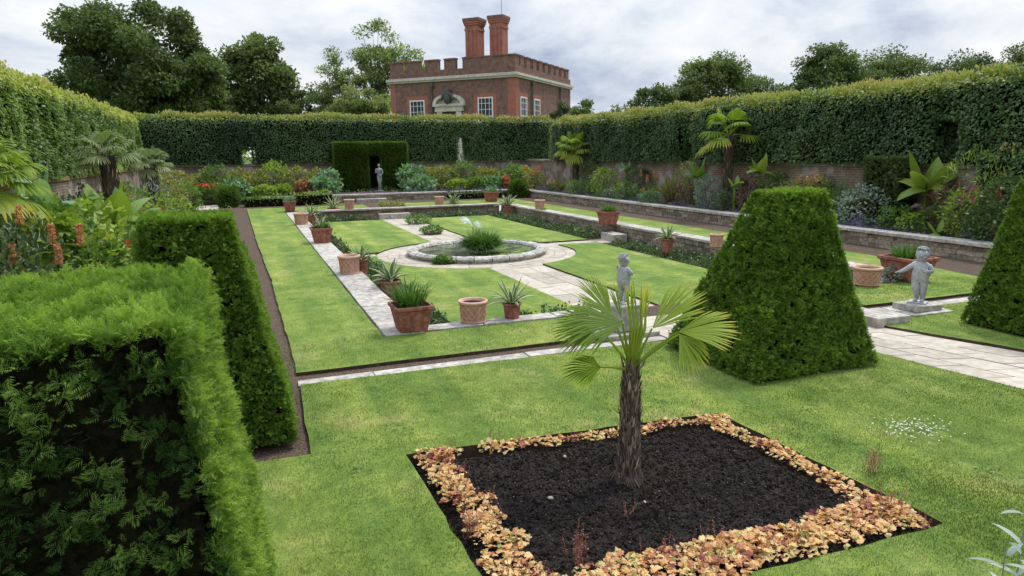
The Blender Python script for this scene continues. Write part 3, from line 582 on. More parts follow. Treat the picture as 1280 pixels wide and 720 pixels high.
# yew arbour at the far end with a doorway
def arbour():
    x0, x1, y0, y1, h = 5.2, 9.55, 42.0, 42.85, 2.9; g0, g1, gh = 7.15, 8.0, 2.1; z0 = .3
    t = thing('yew_arbour', ((x0+x1)/2, (y0+y1)/2, z0), 'square clipped yew arbour with dark doorway at the far end', 'topiary'); c = V((x0+x1)/2, (y0+y1)/2, 0)
    m = MB(); P_ = []; N_ = []
    for a, b, zb in ((x0, g0, 0), (g1, x1, 0), (g0, g1, gh)):
        fl = frustum_faces((a-c[0]+.05, b-c[0]-.05, y0-c[1]+.05, y1-c[1]-.05), (a-c[0]+.05, b-c[0]-.05, y0-c[1]+.05, y1-c[1]-.05), zb, h-.05)
        for q in fl.values(): grid_quad(m, q, 6, 8, .02, 4)
        fl = frustum_faces((a-c[0], b-c[0], y0-c[1], y1-c[1]), (a-c[0], b-c[0], y0-c[1], y1-c[1]), zb, h)
        for f_ in ('front', 'left', 'right', 'top'): p, n_ = quad_pts(fl[f_], 900); P_.append(p); N_.append(n_)
    box(m, g0-c[0]-.1, g1-c[0]+.1, y1-c[1]-.08, y1-c[1]-.03, 0, gh+.1)
    m.build('inner_branches', 'yew_core', t); P_ = np.concatenate(P_); N_ = np.concatenate(N_)
    m = MB(); k = N_[:, 2] > .5; R_ = frames(N_+rng.normal(0, .4, P_.shape)+V(0, 0, .4)); s_ = rng.uniform(.06, .11, len(P_)); ti = np.clip(.35+noise(P_, 2, 3)*.2+rng.normal(0, .12, len(P_)), 0, 1)
    inst(m, *SPRAYC, P_[~k], R_[~k], s_[~k], ti[~k]); inst(m, *SPRAYC, P_[k], R_[k], s_[k], ti[k], mi=1); m.build('foliage', ['yew', 'yew_lit'], t)
arbour()

# ------------------------------------------------------------------ grass
def inpoly(p, poly):
    poly = np.array(poly); n = len(poly); r = np.zeros(len(p), bool); j = n-1
    for i in range(n):
        a, b = poly[i], poly[j]; c = ((a[1] > p[:, 1]) != (b[1] > p[:, 1])) & (p[:, 0] < (b[0]-a[0])*(p[:, 1]-a[1])/(b[1]-a[1]+1e-12)+a[0]); r ^= c; j = i
    return r
def grass():
    m = MB(); tot = 0
    for (x0, x1, y0, y1, dens, h, poly) in ((-.4, 5.2, 2.0, 3.6, 11000, .022, LN), (4.2, 8., 1.6, 3.6, 8000, .024, LN), (-.4, 7.5, 3.6, 5.2, 8500, .024, LN), (-.4, 7.3, 5.2, 7.62, 5200, .027, LN), (8.4, 12, 4.5, 7.6, 2200, .03, RL), (.1, 5.2, 8.05, 9.3, 2600, .03, None), (.1, 1.65, 9.3, 24, 1100, .03, 'fade'), (2.3, 11, 10.6, 19.5, 420, .03, 'court'), (9.3, 13.2, 8.05, 9.2, 1500, .034, None)):
        n = int((x1-x0)*(y1-y0)*dens); p = np.c_[rng.uniform(x0, x1, n), rng.uniform(y0, y1, n)]
        if poly == 'fade': p = p[(rng.random(n) < (1-(p[:, 1]-9.3)/15)**1.3) & (p[:, 0] > .42-.012*(p[:, 1]-8))]
        elif poly == 'court': p = p[(inpoly(p, QUADS[0]) | inpoly(p, QUADS[2])) & (rng.random(n) < (1-(p[:, 1]-10)/11))]
        elif poly: p = p[inpoly(p, poly)]
        p = p[~inpoly(p, BED)]; c = (RC.T @ (np.c_[p, np.zeros(len(p))]-CAM).T).T; px = CXP-F*c[:, 0]/c[:, 2]; py = CYP+F*c[:, 1]/c[:, 2]
        p = p[(c[:, 2] < 0) & (px > -60) & (px < 1340) & (py < 790)]; n = len(p)
        P3 = np.c_[p, np.full(n, -.404 if poly == 'court' else -.004)]; a = rng.uniform(0, 2*PI, n); wv = np.c_[np.cos(a), np.sin(a), np.zeros(n)]
        pat = noise(P3, 1.1, 21); pat2 = noise(P3, 5, 22); hh = .75*h*rng.uniform(.5, 1.3, n)*(1+.25*pat2); wd = hh*.075+.0009
        lean = np.c_[rng.normal(0, .45, n), rng.normal(0, .45, n)]*hh[:, None]; tip = P3+np.c_[lean, hh]
        v = np.stack([P3-wv*wd[:, None], P3+wv*wd[:, None], tip], 1).reshape(-1, 3); f = np.arange(n*3).reshape(-1, 3)
        ti = np.clip(.46+.3*pat+.2*pat2+.22*noise(P3, .45, 24)+rng.normal(0, .13, n), 0, .86); dry = rng.random(n) < (.03+.3*np.clip(pat, 0, 1)+.35*np.clip(noise(P3, 1.9, 27)-.45, 0, 1)); ti[dry] = rng.uniform(.88, 1, dry.sum())
        m.add(v, f, np.repeat(ti, 3)); tot += n
    print('blades', tot); stuff(m.build('grass', 'grassblade'), 'short mown grass blades of the lawn')
grass()
# daisies
m = MB(); c0 = at(1138, 538); n = 170; p = c0+np.c_[rng.normal(0, .17, n), rng.normal(0, .12, n), rng.uniform(.02, .04, n)]
DSY = (np.array([[0, 0, 0]]+[[math.cos(a)*.5, math.sin(a)*.5, .1] for a in np.linspace(0, 2*PI, 9)[:-1]]), np.array([[0, i+1, (i+1) % 8+1] for i in range(8)]))
inst(m, *DSY, p, frames(V(0, 0, 1)+rng.normal(0, .25, (n, 3))), rng.uniform(.012, .019, n), rng.random(n)); stuff(m.build('daisies', 'white'), 'patch of small white daisies in the lawn')
# broad leaved weeds
m = MB(); q = []
for _ in range(26):
    c0 = V(rng.uniform(.5, 6.8), rng.uniform(3.2, 7.4), 0)
    if inpoly(c0[None, :2], BED)[0]: continue
    k = rng.integers(6, 16); q.append(c0+np.c_[rng.normal(0, .05, k), rng.normal(0, .05, k), rng.uniform(.005, .02, k)])
q = np.concatenate(q); inst(m, *LEAF, q, frames(rng.normal(0, 1, q.shape)*V(1, 1, .25)+V(0, 0, .3), V(0, 0, 1)), rng.uniform(.02, .045, len(q)), rng.uniform(.2, .9, len(q)))
stuff(m.build('lawn_weeds', 'bushgreen'), 'low broad leaved weeds and clover in the lawn')

# ------------------------------------------------------------------ palm bed
def mulch():
    nu, nv = 260, 220; B = np.array(BED); q = [B[3], B[2], B[1], B[0]]
    u, v = np.meshgrid(np.linspace(-.012, 1.012, nu+1), np.linspace(-.012, 1.012, nv+1)); u = u.ravel()[:, None]; v = v.ravel()[:, None]
    p = (1-v)*((1-u)*q[0]+u*q[1])+v*((1-u)*q[3]+u*q[2]); p3 = np.c_[p, np.zeros(len(p))]
    ed = np.clip(np.minimum(np.minimum(u, 1-u), np.minimum(v, 1-v))[:, 0]/.12, 0, 1)
    z = -.11+.09*ed+noise(p3, 3, 1)*.018+noise(p3, 11, 2)*.014+noise(p3, 28, 3)*.01+noise(p3, 60, 4)*.005
    p3[:, 2] = z; i = (np.arange(nv)[:, None]*(nu+1)+np.arange(nu)[None]).ravel(); m = MB(); m.add(p3, np.c_[i, i+1, i+nu+2, i+nu+1]); struct(m.build('bed_soil', 'mulch', smooth=True))
    n = 26000; u = rng.random(n)[:, None]; v = rng.random(n)[:, None]; p = (1-v)*((1-u)*q[0]+u*q[1])+v*((1-u)*q[3]+u*q[2]); ed = np.clip(np.minimum(np.minimum(u, 1-u), np.minimum(v, 1-v))[:, 0]/.12, 0, 1)
    p3 = np.c_[p, -.105+.09*ed]; p3[:, 2] += noise(p3*V(1, 1, 0), 3, 1)*.018+noise(p3*V(1, 1, 0), 11, 2)*.014
    ico = np.array([[0, 0, 1], [.9, 0, .3], [.2, .9, .2], [-.8, .4, .3], [-.6, -.7, .1], [.4, -.8, .25], [0, 0, -1]]); f = np.array([[0, 1, 2], [0, 2, 3], [0, 3, 4], [0, 4, 5], [0, 5, 1], [6, 2, 1], [6, 3, 2], [6, 4, 3], [6, 5, 4], [6, 1, 5]])
    s = .004+.012*rng.random(n)**2.5; m = MB(); ti = rng.random(n)*.95; pl = rng.random(n) < .007; ti[pl] = 1; s[pl] = .004
    inst(m, ico, f, p3, frames(rng.normal(size=(n, 3))), np.c_[s*rng.uniform(.8, 1.4, n), s, s*rng.uniform(.7, 1, n)], ti); stuff(m.build('mulch_crumbs', 'clod'), 'crumbs of black mulch and grit covering the palm bed')
mulch()
def pebble(px, py, s, lab):
    c = at(px, py, 0.); m = MB(); a = 10
    prof = [(0.001, -.5), (.7, -.35), (1, 0), (.75, .38), (.001, .5)]; lathe(m, [(r*s, z*s*.9) for r, z in prof], 12, (0, 0, 0), sx=.65); o = m.build('pebble', 'flag', smooth=True); o.location = (c[0], c[1], .01); o.rotation_euler = (0, 0, rng.uniform(0, 3)); tag(o, lab, 'stone')
pebble(688, 624, .024, 'pale oval pebble on the mulch left of the palm trunk'); pebble(706, 572, .02, 'small pale stone on the mulch behind the oval pebble'); pebble(806, 629, .016, 'cream stone chip on the mulch right below the trunk')
MATS['heu'] = MATS['heuchera']
def heuchera_mesh(k):
    m = MB(); n = int(rng.integers(36, 50)); a = rng.uniform(0, 2*PI, n); r = .11*np.sqrt(rng.random(n)); el = rng.uniform(.1, 1, n)
    p = np.c_[np.cos(a)*r, np.sin(a)*r, .02+.085*(1-(r/.13)**2)*rng.uniform(.5, 1.15, n)]
    d = np.c_[np.cos(a), np.sin(a), rng.uniform(-.25, .45, n)]+rng.normal(0, .25, (n, 3)); base = [.6, .72, .82, .3, .78, .66, .88, .5][k % 8]
    s = rng.uniform(.02, .06, n); h_ = rng.random(n) < .5; R_ = frames(d, V(0, 0, 1)+rng.normal(0, .45, (n, 3))); ti = np.clip(base+rng.normal(0, .2, n)-.4*(rng.random(n) < .2), 0, .95); ti[rng.random(n) < .03] = 1.
    inst(m, *LOBED, p[h_], R_[h_], s[h_], ti[h_]); inst(m, *LOBED2, p[~h_], R_[~h_], s[~h_], ti[~h_]); return m
    inst(m, *LOBED, p, frames(d, V(0, 0, 1)+rng.normal(0, .3, (n, 3))), s, np.clip(base+rng.normal(0, .2, n)-.35*(rng.random(n) < .15), 0, 1))
    return m
protos = []
for k in range(8):
    m = heuchera_mesh(k); o = m.build('bedding_plant', 'heuchera'); protos.append(o)
    if k in (1, 3, 6):
        s = MB()
        for _ in range(7):
            a = rng.uniform(0, 2*PI); h = rng.uniform(.12, .24); p0 = V(rng.normal(0, .05), rng.normal(0, .05), .03); p1 = p0+V(math.cos(a)*.05, math.sin(a)*.05, h); tube(s, [p0, (p0+p1)/2+V(0, 0, .01), p1], .0016, 4, .4)
            q = p0+(p1-p0)*rng.uniform(.45, 1, (12, 1)); inst(s, *LEAFQ, q, frames(rng.normal(0, 1, q.shape)), rng.uniform(.008, .016, 12), rng.random(12))
        s.build('flower_stem', 'sprig', o)
B = np.array(BED); used = [False]*8
edges = [(B[0], B[1], 'far'), (B[1], B[2], 'right'), (B[3], B[2], 'near'), (B[0], B[3], 'left')]
cen = B.mean(0); idx = 0
for a, b, side in edges:
    L_ = np.linalg.norm(b-a); rows = {'far': 1, 'left': 2, 'right': 1, 'near': 3}[side]
    for r_ in range(rows):
        n = int(L_/.105)
        for i in range(n):
            p = a+(b-a)*(i+.5)/n; inn = cen-p; nn = V(-(b-a)[1], (b-a)[0]); nn /= np.linalg.norm(nn); nn = nn*np.sign(nn @ inn)
            w_ = {'far': .13, 'left': .15, 'right': .17, 'near': .12}[side]
            p = p+nn*(w_+r_*.1+rng.normal(0, .03))+(b-a)/L_*rng.normal(0, .02)
            if side == 'far' and (i < 2 or .13 < i/n < .2): continue
            if side == 'near' and (i > n-2): continue
            k = int(rng.choice([0, 1, 2, 3, 4, 5, 6, 7], p=[.19, .05, .22, .05, .19, .15, .06, .09]))
            if not used[k]: o = protos[k]; used[k] = True
            else: o = copy_tree(protos[k])
            o.location = (p[0], p[1], -.03 if side != 'far' else -.02); o.rotation_euler = (0, 0, rng.uniform(0, 6.28)); s = rng.uniform(.55, 1.1)*{'far': .75, 'left': .85, 'right': .82, 'near': .95}[side]; o.scale = (s, s, s*rng.uniform(.7, 1.05))
            tag(o, {'far': 'tan leaved bedding plant in the row behind the palm', 'right': 'tan leaved bedding plant in the row along the right side of the palm bed', 'near': 'tan leaved bedding plant in the nearest row of the palm bed', 'left': 'tan leaved bedding plant in the row along the left side of the palm bed'}[side], 'bedding plant', 'tan leaved plants edging the palm bed')
for k in range(8):
    if not used[k]:
        for ch in list(protos[k].children): bpy.data.objects.remove(ch)
        bpy.data.objects.remove(protos[k])
def wiry(px, py, lab, s=1.):
    c = at(px, py, 0); m = MB()
    for _ in range(16 if s > .5 else 3):
        p0 = V(rng.normal(0, .03), rng.normal(0, .03), -.02); p1 = p0+V(rng.normal(0, .03), rng.normal(0, .03), rng.uniform(.1, .24)*s); tube(m, [p0, (p0+p1)/2, p1], .0015, 4, .4)
        k = 18; q = p0+(p1-p0)*rng.uniform(.4, 1, (k, 1))+rng.normal(0, .007, (k, 3)); inst(m, *LEAFQ, q, frames(rng.normal(0, 1, q.shape)), rng.uniform(.008, .014, k), rng.random(k))
    o = m.build('seedhead_plant', 'sprig'); o.location = (c[0], c[1], 0); tag(o, lab, 'plant')
wiry(588, 668, 'wiry reddish seed stems at the left of the palm bed front'); wiry(722, 705, 'wiry reddish seed stems in the middle of the palm bed front', 1.2); wiry(775, 640, 'tiny red sprig standing alone on the mulch', .4); wiry(1090, 590, 'pale wiry seed stems over the right row of the palm bed', 1.2)

# ------------------------------------------------------------------ palms
def fan(m, hub, direc, normal, R_, spread, nseg=26, droop=.25, tint=.4, w=.5, dead=0., fold=.25):
    """pleated fan leaf: segments joined near the hub and free towards the tips"""
    d = unit(V(*direc)); n = unit(np.array(normal)-d*(np.array(normal) @ d)); s = np.cross(d, n)
    ang = np.linspace(-spread/2, spread/2, nseg); da = ang[1]-ang[0]
    for i, a in enumerate(ang):
        a = a+rng.normal(0, .02); e = d*math.cos(a)+s*math.sin(a); q = -d*math.sin(a)+s*math.cos(a); L_ = R_*(1-.22*(abs(a)/(spread/2+1e-6))**2)*rng.uniform(.93, 1.06)
        join = .62; ww = math.tan(da*.5)*L_*join*1.12; rows = []
        for t, wd in ((.02, .06), (join, 1.), (.72, .9), (.88, .6), (1, .08)):
            dr = -droop*max(0, t-.35)**2*L_*(1+.6*abs(a)); c = hub+e*L_*t+V(0, 0, 1)*dr+n*.02*L_*math.sin(t*3)
            rows.append((c-q*ww*wd, c+n*fold*ww*wd*1.2, c+q*ww*wd))
        v = np.array(rows).reshape(-1, 3); f = []
        for r_ in range(4):
            b = r_*3; f += [[b, b+1, b+4, b+3], [b+1, b+2, b+5, b+4]]
        ti = np.repeat([tint, tint, tint+.05, tint+.12+dead*.4, min(1, tint+.25+dead)], 3)+rng.normal(0, .05); m.add(v, np.array(f), np.clip(ti, 0, 1))
def frond(parent, base, hub, direc, normal, R_, spread, mat='palm', tint=.4, droop=.25, nseg=26, dead=0., pr=.007, one=True):
    m = MB(); base = np.array(base); hub = np.array(hub); mid = (base+hub)/2+V(0, 0, .12*np.linalg.norm(hub-base)*.6)
    t = np.linspace(0, 1, 7)[:, None]; pts = (1-t)**2*base+2*t*(1-t)*mid+t*t*hub; tube(m, pts, np.linspace(pr*1.5, pr*.8, 7), 6, .62)
    fan(m, hub, direc, normal, R_, spread, nseg, droop, tint, dead=dead); return m.build('frond', mat, parent, smooth=False)
def main_palm():
    b = at(786, 596, 0); t = thing('fan_palm', (b[0], b[1], 0), 'small fan palm with fibrous trunk in the middle of the square bed', 'palm')
    k = depth(b)/F*1.0; H = 140*k*1.02
    z = np.linspace(-.05, H, 22); r = np.interp(z, [-.05, .03, .12, .35, H*.7, H], [.13, .105, .085, .077, .075, .055])
    m = MB(); tube(m, np.c_[.01*np.sin(z*5), z*0, z], r*(1+.06*np.sin(z*60)), 20, .5); m.build('trunk', 'bark_palm', t, smooth=True)
    m = MB(); n = 800; zz = rng.uniform(.02, H, n)**1.; a = rng.uniform(0, 2*PI, n); rr = np.interp(zz, [-.05, .03, .12, .35, H*.7, H], [.13, .105, .085, .077, .075, .055])
    p = np.c_[np.cos(a)*rr, np.sin(a)*rr, zz]; d = np.c_[np.cos(a)*.18, np.sin(a)*.18, np.ones(n)]+rng.normal(0, .12, (n, 3)); no = np.c_[np.cos(a), np.sin(a), np.zeros(n)]
    inst(m, *NARROW, p, frames(d, no), np.c_[rng.uniform(.03, .16, n), rng.uniform(.04, .09, n), rng.uniform(.03, .13, n)], np.clip(rng.normal(.45, .25, n), 0, 1))
    n = 26; zz = rng.uniform(.4*H, H, n); a = rng.uniform(0, 2*PI, n); p = np.c_[np.cos(a)*.075, np.sin(a)*.075, zz]; d = np.c_[np.cos(a)*.8, np.sin(a)*.8, np.full(n, .7)]
    inst(m, *NARROW, p, frames(d, np.c_[np.cos(a), np.sin(a), np.zeros(n)]), np.c_[rng.uniform(.1, .22, n), np.full(n, .1), rng.uniform(.05, .1, n)], np.clip(rng.normal(.75, .25, n), 0, 1))
    # flared root fibres
    for i in range(46): a = rng.uniform(0, 2*PI); q = rng.uniform(.1, .17); tube(m, [(math.cos(a)*.07, math.sin(a)*.07, rng.uniform(.06, .16)), (math.cos(a)*.1, math.sin(a)*.1, .04), (math.cos(a+.2)*q, math.sin(a+.2)*q, -.02)], [.006, .006, .002], 5, rng.uniform(.05, .5))
    m.build('leaf_bases', 'bark_fibre', t)
    def L(px, py, f=0.): return CR*(px-787)*k+V(0, 0, 1)*(H-(py-457)*k*1.02)+CF*f
    top = L(788, 462)
    def D(a, b, c): return CR*a+V(0, 0, 1)*b+CF*c
    # hub (picture spot, depth offset), direction, normal, radius px, spread
    for (hx, hy, hf, dd, nn_, rp, sp, ti, dr, dead) in (
        (764, 396, .08, D(-.6, .78, .2), D(.6, .45, -.7), 60, 1.3, .45, .05, 0),
        (772, 398, -.12, D(-.97, .16, -.15), D(-.05, .75, -.6), 76, 1.55, .3, .3, .15),
        (748, 412, .1, D(-.98, .05, .1), D(.05, .6, -.8), 56, 1.8, .2, .25, .1),
        (747, 449, -.15, D(-1., .0, .1), D(-.1, .55, .8), 50, 2.2, .25, .3, .7),
        (785, 404, .02, D(-.06, 1, -.05), D(0, .05, -1), 50, .4, .66, .0, .1),
        (797, 406, .0, D(.16, 1, .05), D(-.6, .1, -.8), 52, .45, .78, .0, .1),
        (776, 402, .08, D(-.25, 1, .05), D(.5, .1, -.8), 48, .5, .5, .02, 0),
        (810, 409, -.02, D(.76, .64, .1), D(-.5, .6, -.7), 78, 1.0, .6, .03, .05),
        (838, 410, -.1, D(.97, .14, -.1), D(-.1, .75, -.6), 70, 1.15, .6, .12, .25),
        (838, 411, -.14, D(.5, -.7, -.2), D(.3, .5, -.8), 48, 1.5, .58, .25, .2)):
        frond(t, top+D(rng.normal(0, .012), 0, rng.normal(0, .012)), L(hx, hy, hf), dd, nn_, rp*k, sp, 'palm', ti, dr, int(9+sp*9), dead, .009)
    m = MB()   # closed spear leaves
    for i in range(5): a = rng.normal(0, .1); tube(m, [top, L(786+i*4, 410), L(780+i*6+rng.normal(0, 2), 352+abs(i-2)*6)], [.008, .012, .002], 5, .7)
    m.build('spear_leaf', 'palm', t)
main_palm()
def big_palm(px, py, z, H, R_, label, mat='palm', nf=22, tr=.13, tint=.35, x=None, pet=.55):
    b = at(px, py, z) if x is None else V(*x); t = thing('fan_palm', b, label, 'palm')
    m = MB(); zz = np.linspace(-.1, H, 14); tube(m, np.c_[.05*np.sin(zz), 0*zz, zz], tr*(1+.08*np.sin(zz*25)), 12); m.build('trunk', 'bark_palm', t, smooth=True)
    m = MB(); n = 350; zq = rng.uniform(0, H, n); a = rng.uniform(0, 2*PI, n); inst(m, *NARROW, np.c_[np.cos(a)*tr+.05*np.sin(zq), np.sin(a)*tr, zq], frames(np.c_[np.cos(a)*.4, np.sin(a)*.4, np.ones(n)], np.c_[np.cos(a), np.sin(a), 0*a]), rng.uniform(.12, .28, n), np.clip(rng.normal(.4, .25, n), 0, 1)); m.build('leaf_bases', 'bark_fibre', t)
    for i in range(nf):
        a = i*2.4+rng.normal(0, .2); el = 1.25-1.7*i/nf+rng.normal(0, .08); d = V(math.cos(a)*math.cos(el), math.sin(a)*math.cos(el), math.sin(el)); hub = V(.05*math.sin(H), 0, H)+d*R_*pet; nn_ = V(-math.cos(a)*math.sin(el), -math.sin(a)*math.sin(el), math.cos(el))
        frond(t, (0.05*math.sin(H), 0, H-.03), hub, d+V(0, 0, -.15), nn_, R_*.62, 2.6, mat, tint+rng.normal(0, .06)+(.2 if el < 0 else 0), .7, 16, .35 if el < 0 else .1, .012)
    return t
big_palm(133, 262, 0, 2.6, .78, 'shaggy grey green palm in front of the left hedge, left of the short palm', 'palm_grey', x=(-3.4, 21.5, -.045), tr=.2)
big_palm(185, 262, 0, 2.25, .8, 'short palm with bronze leaf bases near the far left corner', 'palm_grey', x=(-3.45, 31.5, -.045), tr=.22)
big_palm(0, 0, 0, 2.2, .85, 'palm with broad drooping fronds cut by the left edge', 'palm', x=(-3.62, 12.0, -.045), tr=.17)
big_palm(722, 236, .3, 2.3, 1.15, 'slender fan palm in the far right corner border', 'palm', x=(17.25, 34.5, .3), tr=.17)
big_palm(0, 0, 0, 2.75, 1.15, 'tall dark trunked palm against the right hedge', 'palm', x=(17.0, 21.3, .3), tr=.17, tint=.3, nf=15)

# ------------------------------------------------------------------ plants of the borders
def P_bush(t, r, h, n, leaf, mat, tpl=LEAF, spiky=0., sq=1., base=.0):
    m = MB(); u = rng.normal(size=(n, 3)); u = unit(u); rad = rng.uniform(.55, 1., n)**.6; p = u*rad[:, None]*V(r, r*sq, h*.55)+V(0, 0, h*.5)
    b = noise(p, 2.2/max(r, .2), int(rng.integers(99)))*.25; p = p*(1+b[:, None]*V(1, 1, .6)); p[:, 2] = np.clip(p[:, 2], .02, None)
    d = u*.7+rng.normal(0, .5, (n, 3))+V(0, 0, .3+spiky); inst(m, *tpl, p, frames(d, V(0, 0, 1)+rng.normal(0, .35, (n, 3))), leaf*rng.uniform(.6, 1.3, n), np.clip(.5+noise(p, 3./max(r, .2), 5)*.25+rng.normal(0, .2, n), 0, 1)); m.build('foliage', mat, t)
    m = MB()
    for _ in range(7): a = rng.uniform(0, 2*PI); tube(m, [(0, 0, -.02), (math.cos(a)*r*.3, math.sin(a)*r*.3, h*.4), (math.cos(a)*r*.6, math.sin(a)*r*.6, h*.75)], [.014, .009, .003], 5)
    m.build('stems', 'bark', t)
def blade(m, p0, d, L_, w, bend, tint, ttip=None, n=6, margin=None, curl=.3):
    d = unit(np.array(d)); s = unit(np.cross(d, V(0, 0, 1))+1e-6); rows = []; ti = []; pos = np.array(p0, float); dd = d.copy()
    for i in range(n+1):
        t = i/n; wd = w*(math.sin(PI*min(1, t*.8+.2))**.8 if t < 1 else .02)*(1 if t > 0 else .7); nn_ = np.cross(s, dd)
        rows.append([pos-s*wd+nn_*curl*wd, pos.copy(), pos+s*wd+nn_*curl*wd] if margin is None else [pos-s*wd+nn_*curl*wd, pos-s*wd*.55, pos+s*wd*.55, pos+s*wd+nn_*curl*wd])
        c = tint if ttip is None else tint+(ttip-tint)*t; ti += [c]*3 if margin is None else [margin, c, c, margin]
        pos = pos+dd*L_/n; dd = unit(dd+V(0, 0, -bend/n))
    k = 3 if margin is None else 4; v = np.array(rows).reshape(-1, 3); f = []
    for r_ in range(n):
        for c in range(k-1): b = r_*k+c; f.append([b, b+1, b+k+1, b+k])
    m.add(v, np.array(f), np.clip(ti, 0, 1))
def P_strap(t, n, L_, w, mat, bend=.8, tint=(.2, .7), tip=None, upr=1.2, name='leaves', z=0., margin=None, r0=.04, nn=6):
    m = MB()
    for i in range(n):
        a = rng.uniform(0, 2*PI); u = rng.uniform(.15, 1); d = V(math.cos(a)*u, math.sin(a)*u, upr*rng.uniform(.6, 1.2)); ti = rng.uniform(*tint)
        blade(m, (math.cos(a)*r0*rng.random(), math.sin(a)*r0*rng.random(), z), d, L_*rng.uniform(.65, 1.1), w*rng.uniform(.7, 1.2), bend*rng.uniform(.5, 1.4), ti, None if tip is None else tip, nn, margin)
    m.build(name, mat, t)
def P_banana(t, H, L_, n, mat='bushlime', w=.13):
    w = w*1.45; L_ = L_*.92
    m = MB(); tube(m, [(0, 0, -.02), (0, 0, H*.5), (0, 0, H)], [.06, .05, .035], 8, .3); m.build('stem', 'bushlime', t)
    m = MB()
    for i in range(n):
        a = i*2.4+rng.normal(0, .3); u = .25+.95*i/n; blade(m, (0, 0, H-.05), V(math.cos(a)*u, math.sin(a)*u, 1.1-.6*i/n), L_*rng.uniform(.75, 1.15), w*rng.uniform(.75, 1.1), 1.7*u+rng.uniform(-.1, .5), rng.uniform(.3, .8), None, 9, None, -.4)
    m.build('leaves', mat, t)
def P_spike(t, n, h, r, fh, mat, fr=.045, stem='bushgreen'):
    for i in range(n):
        x, y = rng.normal(0, r, 2); hh = h*rng.uniform(.85, 1.15); m = MB(); tube(m, [(x*.6, y*.6, 0), (x, y, hh)], .008, 5, .5); s = m.build('flower_stem', stem, t)
        k = 130; q = np.c_[rng.normal(0, 1, (k, 2)), np.zeros(k)]; q = unit(q); zz = rng.random(k); p = V(x, y, hh-fh*.3)+q*(fr*(1-zz*.6))[:, None]*.6+np.c_[np.zeros((k, 2)), zz*fh]
        m = MB(); inst(m, *LEAFQ, p, frames(q+V(0, 0, .5)), rng.uniform(.03, .05, k), rng.random(k)); m.build('flower_spike', mat, s)
def P_flowers(t, n, r, h, s, mat, sq=1.):
    m = MB(); k = 6; a = rng.uniform(0, 2*PI, n); rr = np.sqrt(rng.random(n))*r; c = np.c_[np.cos(a)*rr, np.sin(a)*rr*sq, h*rng.uniform(.75, 1.1, n)]
    for q in c:
        m = MB(); p = q+rng.normal(0, s*.3, (k, 3)); inst(m, *LEAF, p, frames(rng.normal(0, 1, p.shape)+V(0, 0, .5)), s*rng.uniform(.7, 1.2, k), rng.random(k)); m.build('flower', mat, t)
def bush(pos, label, r, h, mat, leaf=.07, n=None, tpl=LEAF, cat='shrub', name='leafy_bush', fl=None, sq=1., spiky=0.):
    t = thing(name, pos, label, cat); n = n or int(max(350, min(2600, 3.0*(r*r+2*r*h)*3.1/leaf**2*.55))); P_bush(t, r, h, n, leaf, mat, tpl, spiky, sq)
    if fl: P_flowers(t, fl[0], r*.85, h*1.02, fl[1], fl[2])
    return t
# right border, far to near (x ~15.9-17.7, soil z .3)
Z2 = .3
def rb(px, X=16.7):   # spot on the right border seen at picture column px
    for y in np.arange(6, 43, .05):
        c = RC.T @ (V(X, y, .5)-CAM); q = CXP-F*c[0]/c[2]
        if q < px: return V(X, y, Z2)
    return V(X, 42, Z2)
G = 'plants in the right border'
bush(rb(668, 16.6), 'yellow green shrub with red flowers in the far right corner', 0.65, 1.22, 'busholive', .1, fl=(26, .09, 'red'), name='flowering_bush')
t = thing('yellow_spike_plant', rb(690, 16.2), 'clump with yellow flower spikes right of the red flowers', 'plant'); P_strap(t, 30, .5, .02, 'bushgreen'); P_spike(t, 4, .5, .12, .25, 'yellow')
t = thing('sword_leaf_plant', rb(700, 16.4), 'olive sword leaved clump left of the slender palm', 'plant'); P_strap(t, 60, .9, .03, 'busholive', .9)
bush(rb(724, 16.1), 'low bright green bush at the foot of the slender palm', 0.71, 0.77, 'bushgreen', .07)
bush(rb(745, 16.5), 'low mid green bush just right of the slender palm', 0.59, 0.70, 'bushgreen', .08)
bush(rb(757, 16.3), 'rounded lime yellow shrub above the terrace coping', 0.65, 1.47, 'bushlime', .1)
bush(rb(762, 15.98), 'small slate coloured plant under the lime yellow shrub', 0.29, 0.51, 'bushgrey', .06, name='low_plant')
t = thing('banana_plant', rb(783, 17.4), 'young banana with pale leaves against the brick wall, right of lime shrub', 'plant'); P_banana(t, 1.35, .75, 6, 'bushblue', .13)
bush(rb(782, 16.2), 'broad leaved green plant with lighter veins below the young banana', 0.59, 0.77, 'bushgreen', .14, name='broad_leaf_plant')
t = thing('torch_lily', rb(812, 16.6), 'strappy clump with orange flower spikes above the coping', 'plant'); P_strap(t, 110, .95, .022, 'bushgreen', .7); P_spike(t, 6, 1.1, .25, .28, 'orange', .06)
bush(rb(815, 16.05), 'low blue green clump dotted with orange flowers', 0.59, 0.58, 'bushblue', .07, fl=(28, .05, 'orange'), name='flowering_bush')
t = thing('grassy_clump', rb(838, 17.0), 'tall arching olive sword leaves behind the bronze plant', 'plant'); P_strap(t, 120, 1.3, .028, 'busholive', .8)
bush(rb(846, 16.2), 'dark bronze red leaved plant left of the tall trunked palm', 0.65, 0.77, 'bronze', .16, name='bronze_plant', tpl=NARROW)
t = thing('banana_plant', rb(872, 17.0), 'banana with upright green leaves left of the tall trunked palm', 'plant'); P_banana(t, 1.2, .9, 7, 'bushgreen', .12)
bush(rb(885, 16.3), 'grey leaved feathery shrub at the foot of the tall trunked palm', 0.53, 1.22, 'bushgrey', .06, name='grey_shrub')
bush(rb(905, 16.1), 'dark green leafy plant beside the tall palm trunk', 0.41, 0.77, 'bushdark', .08)
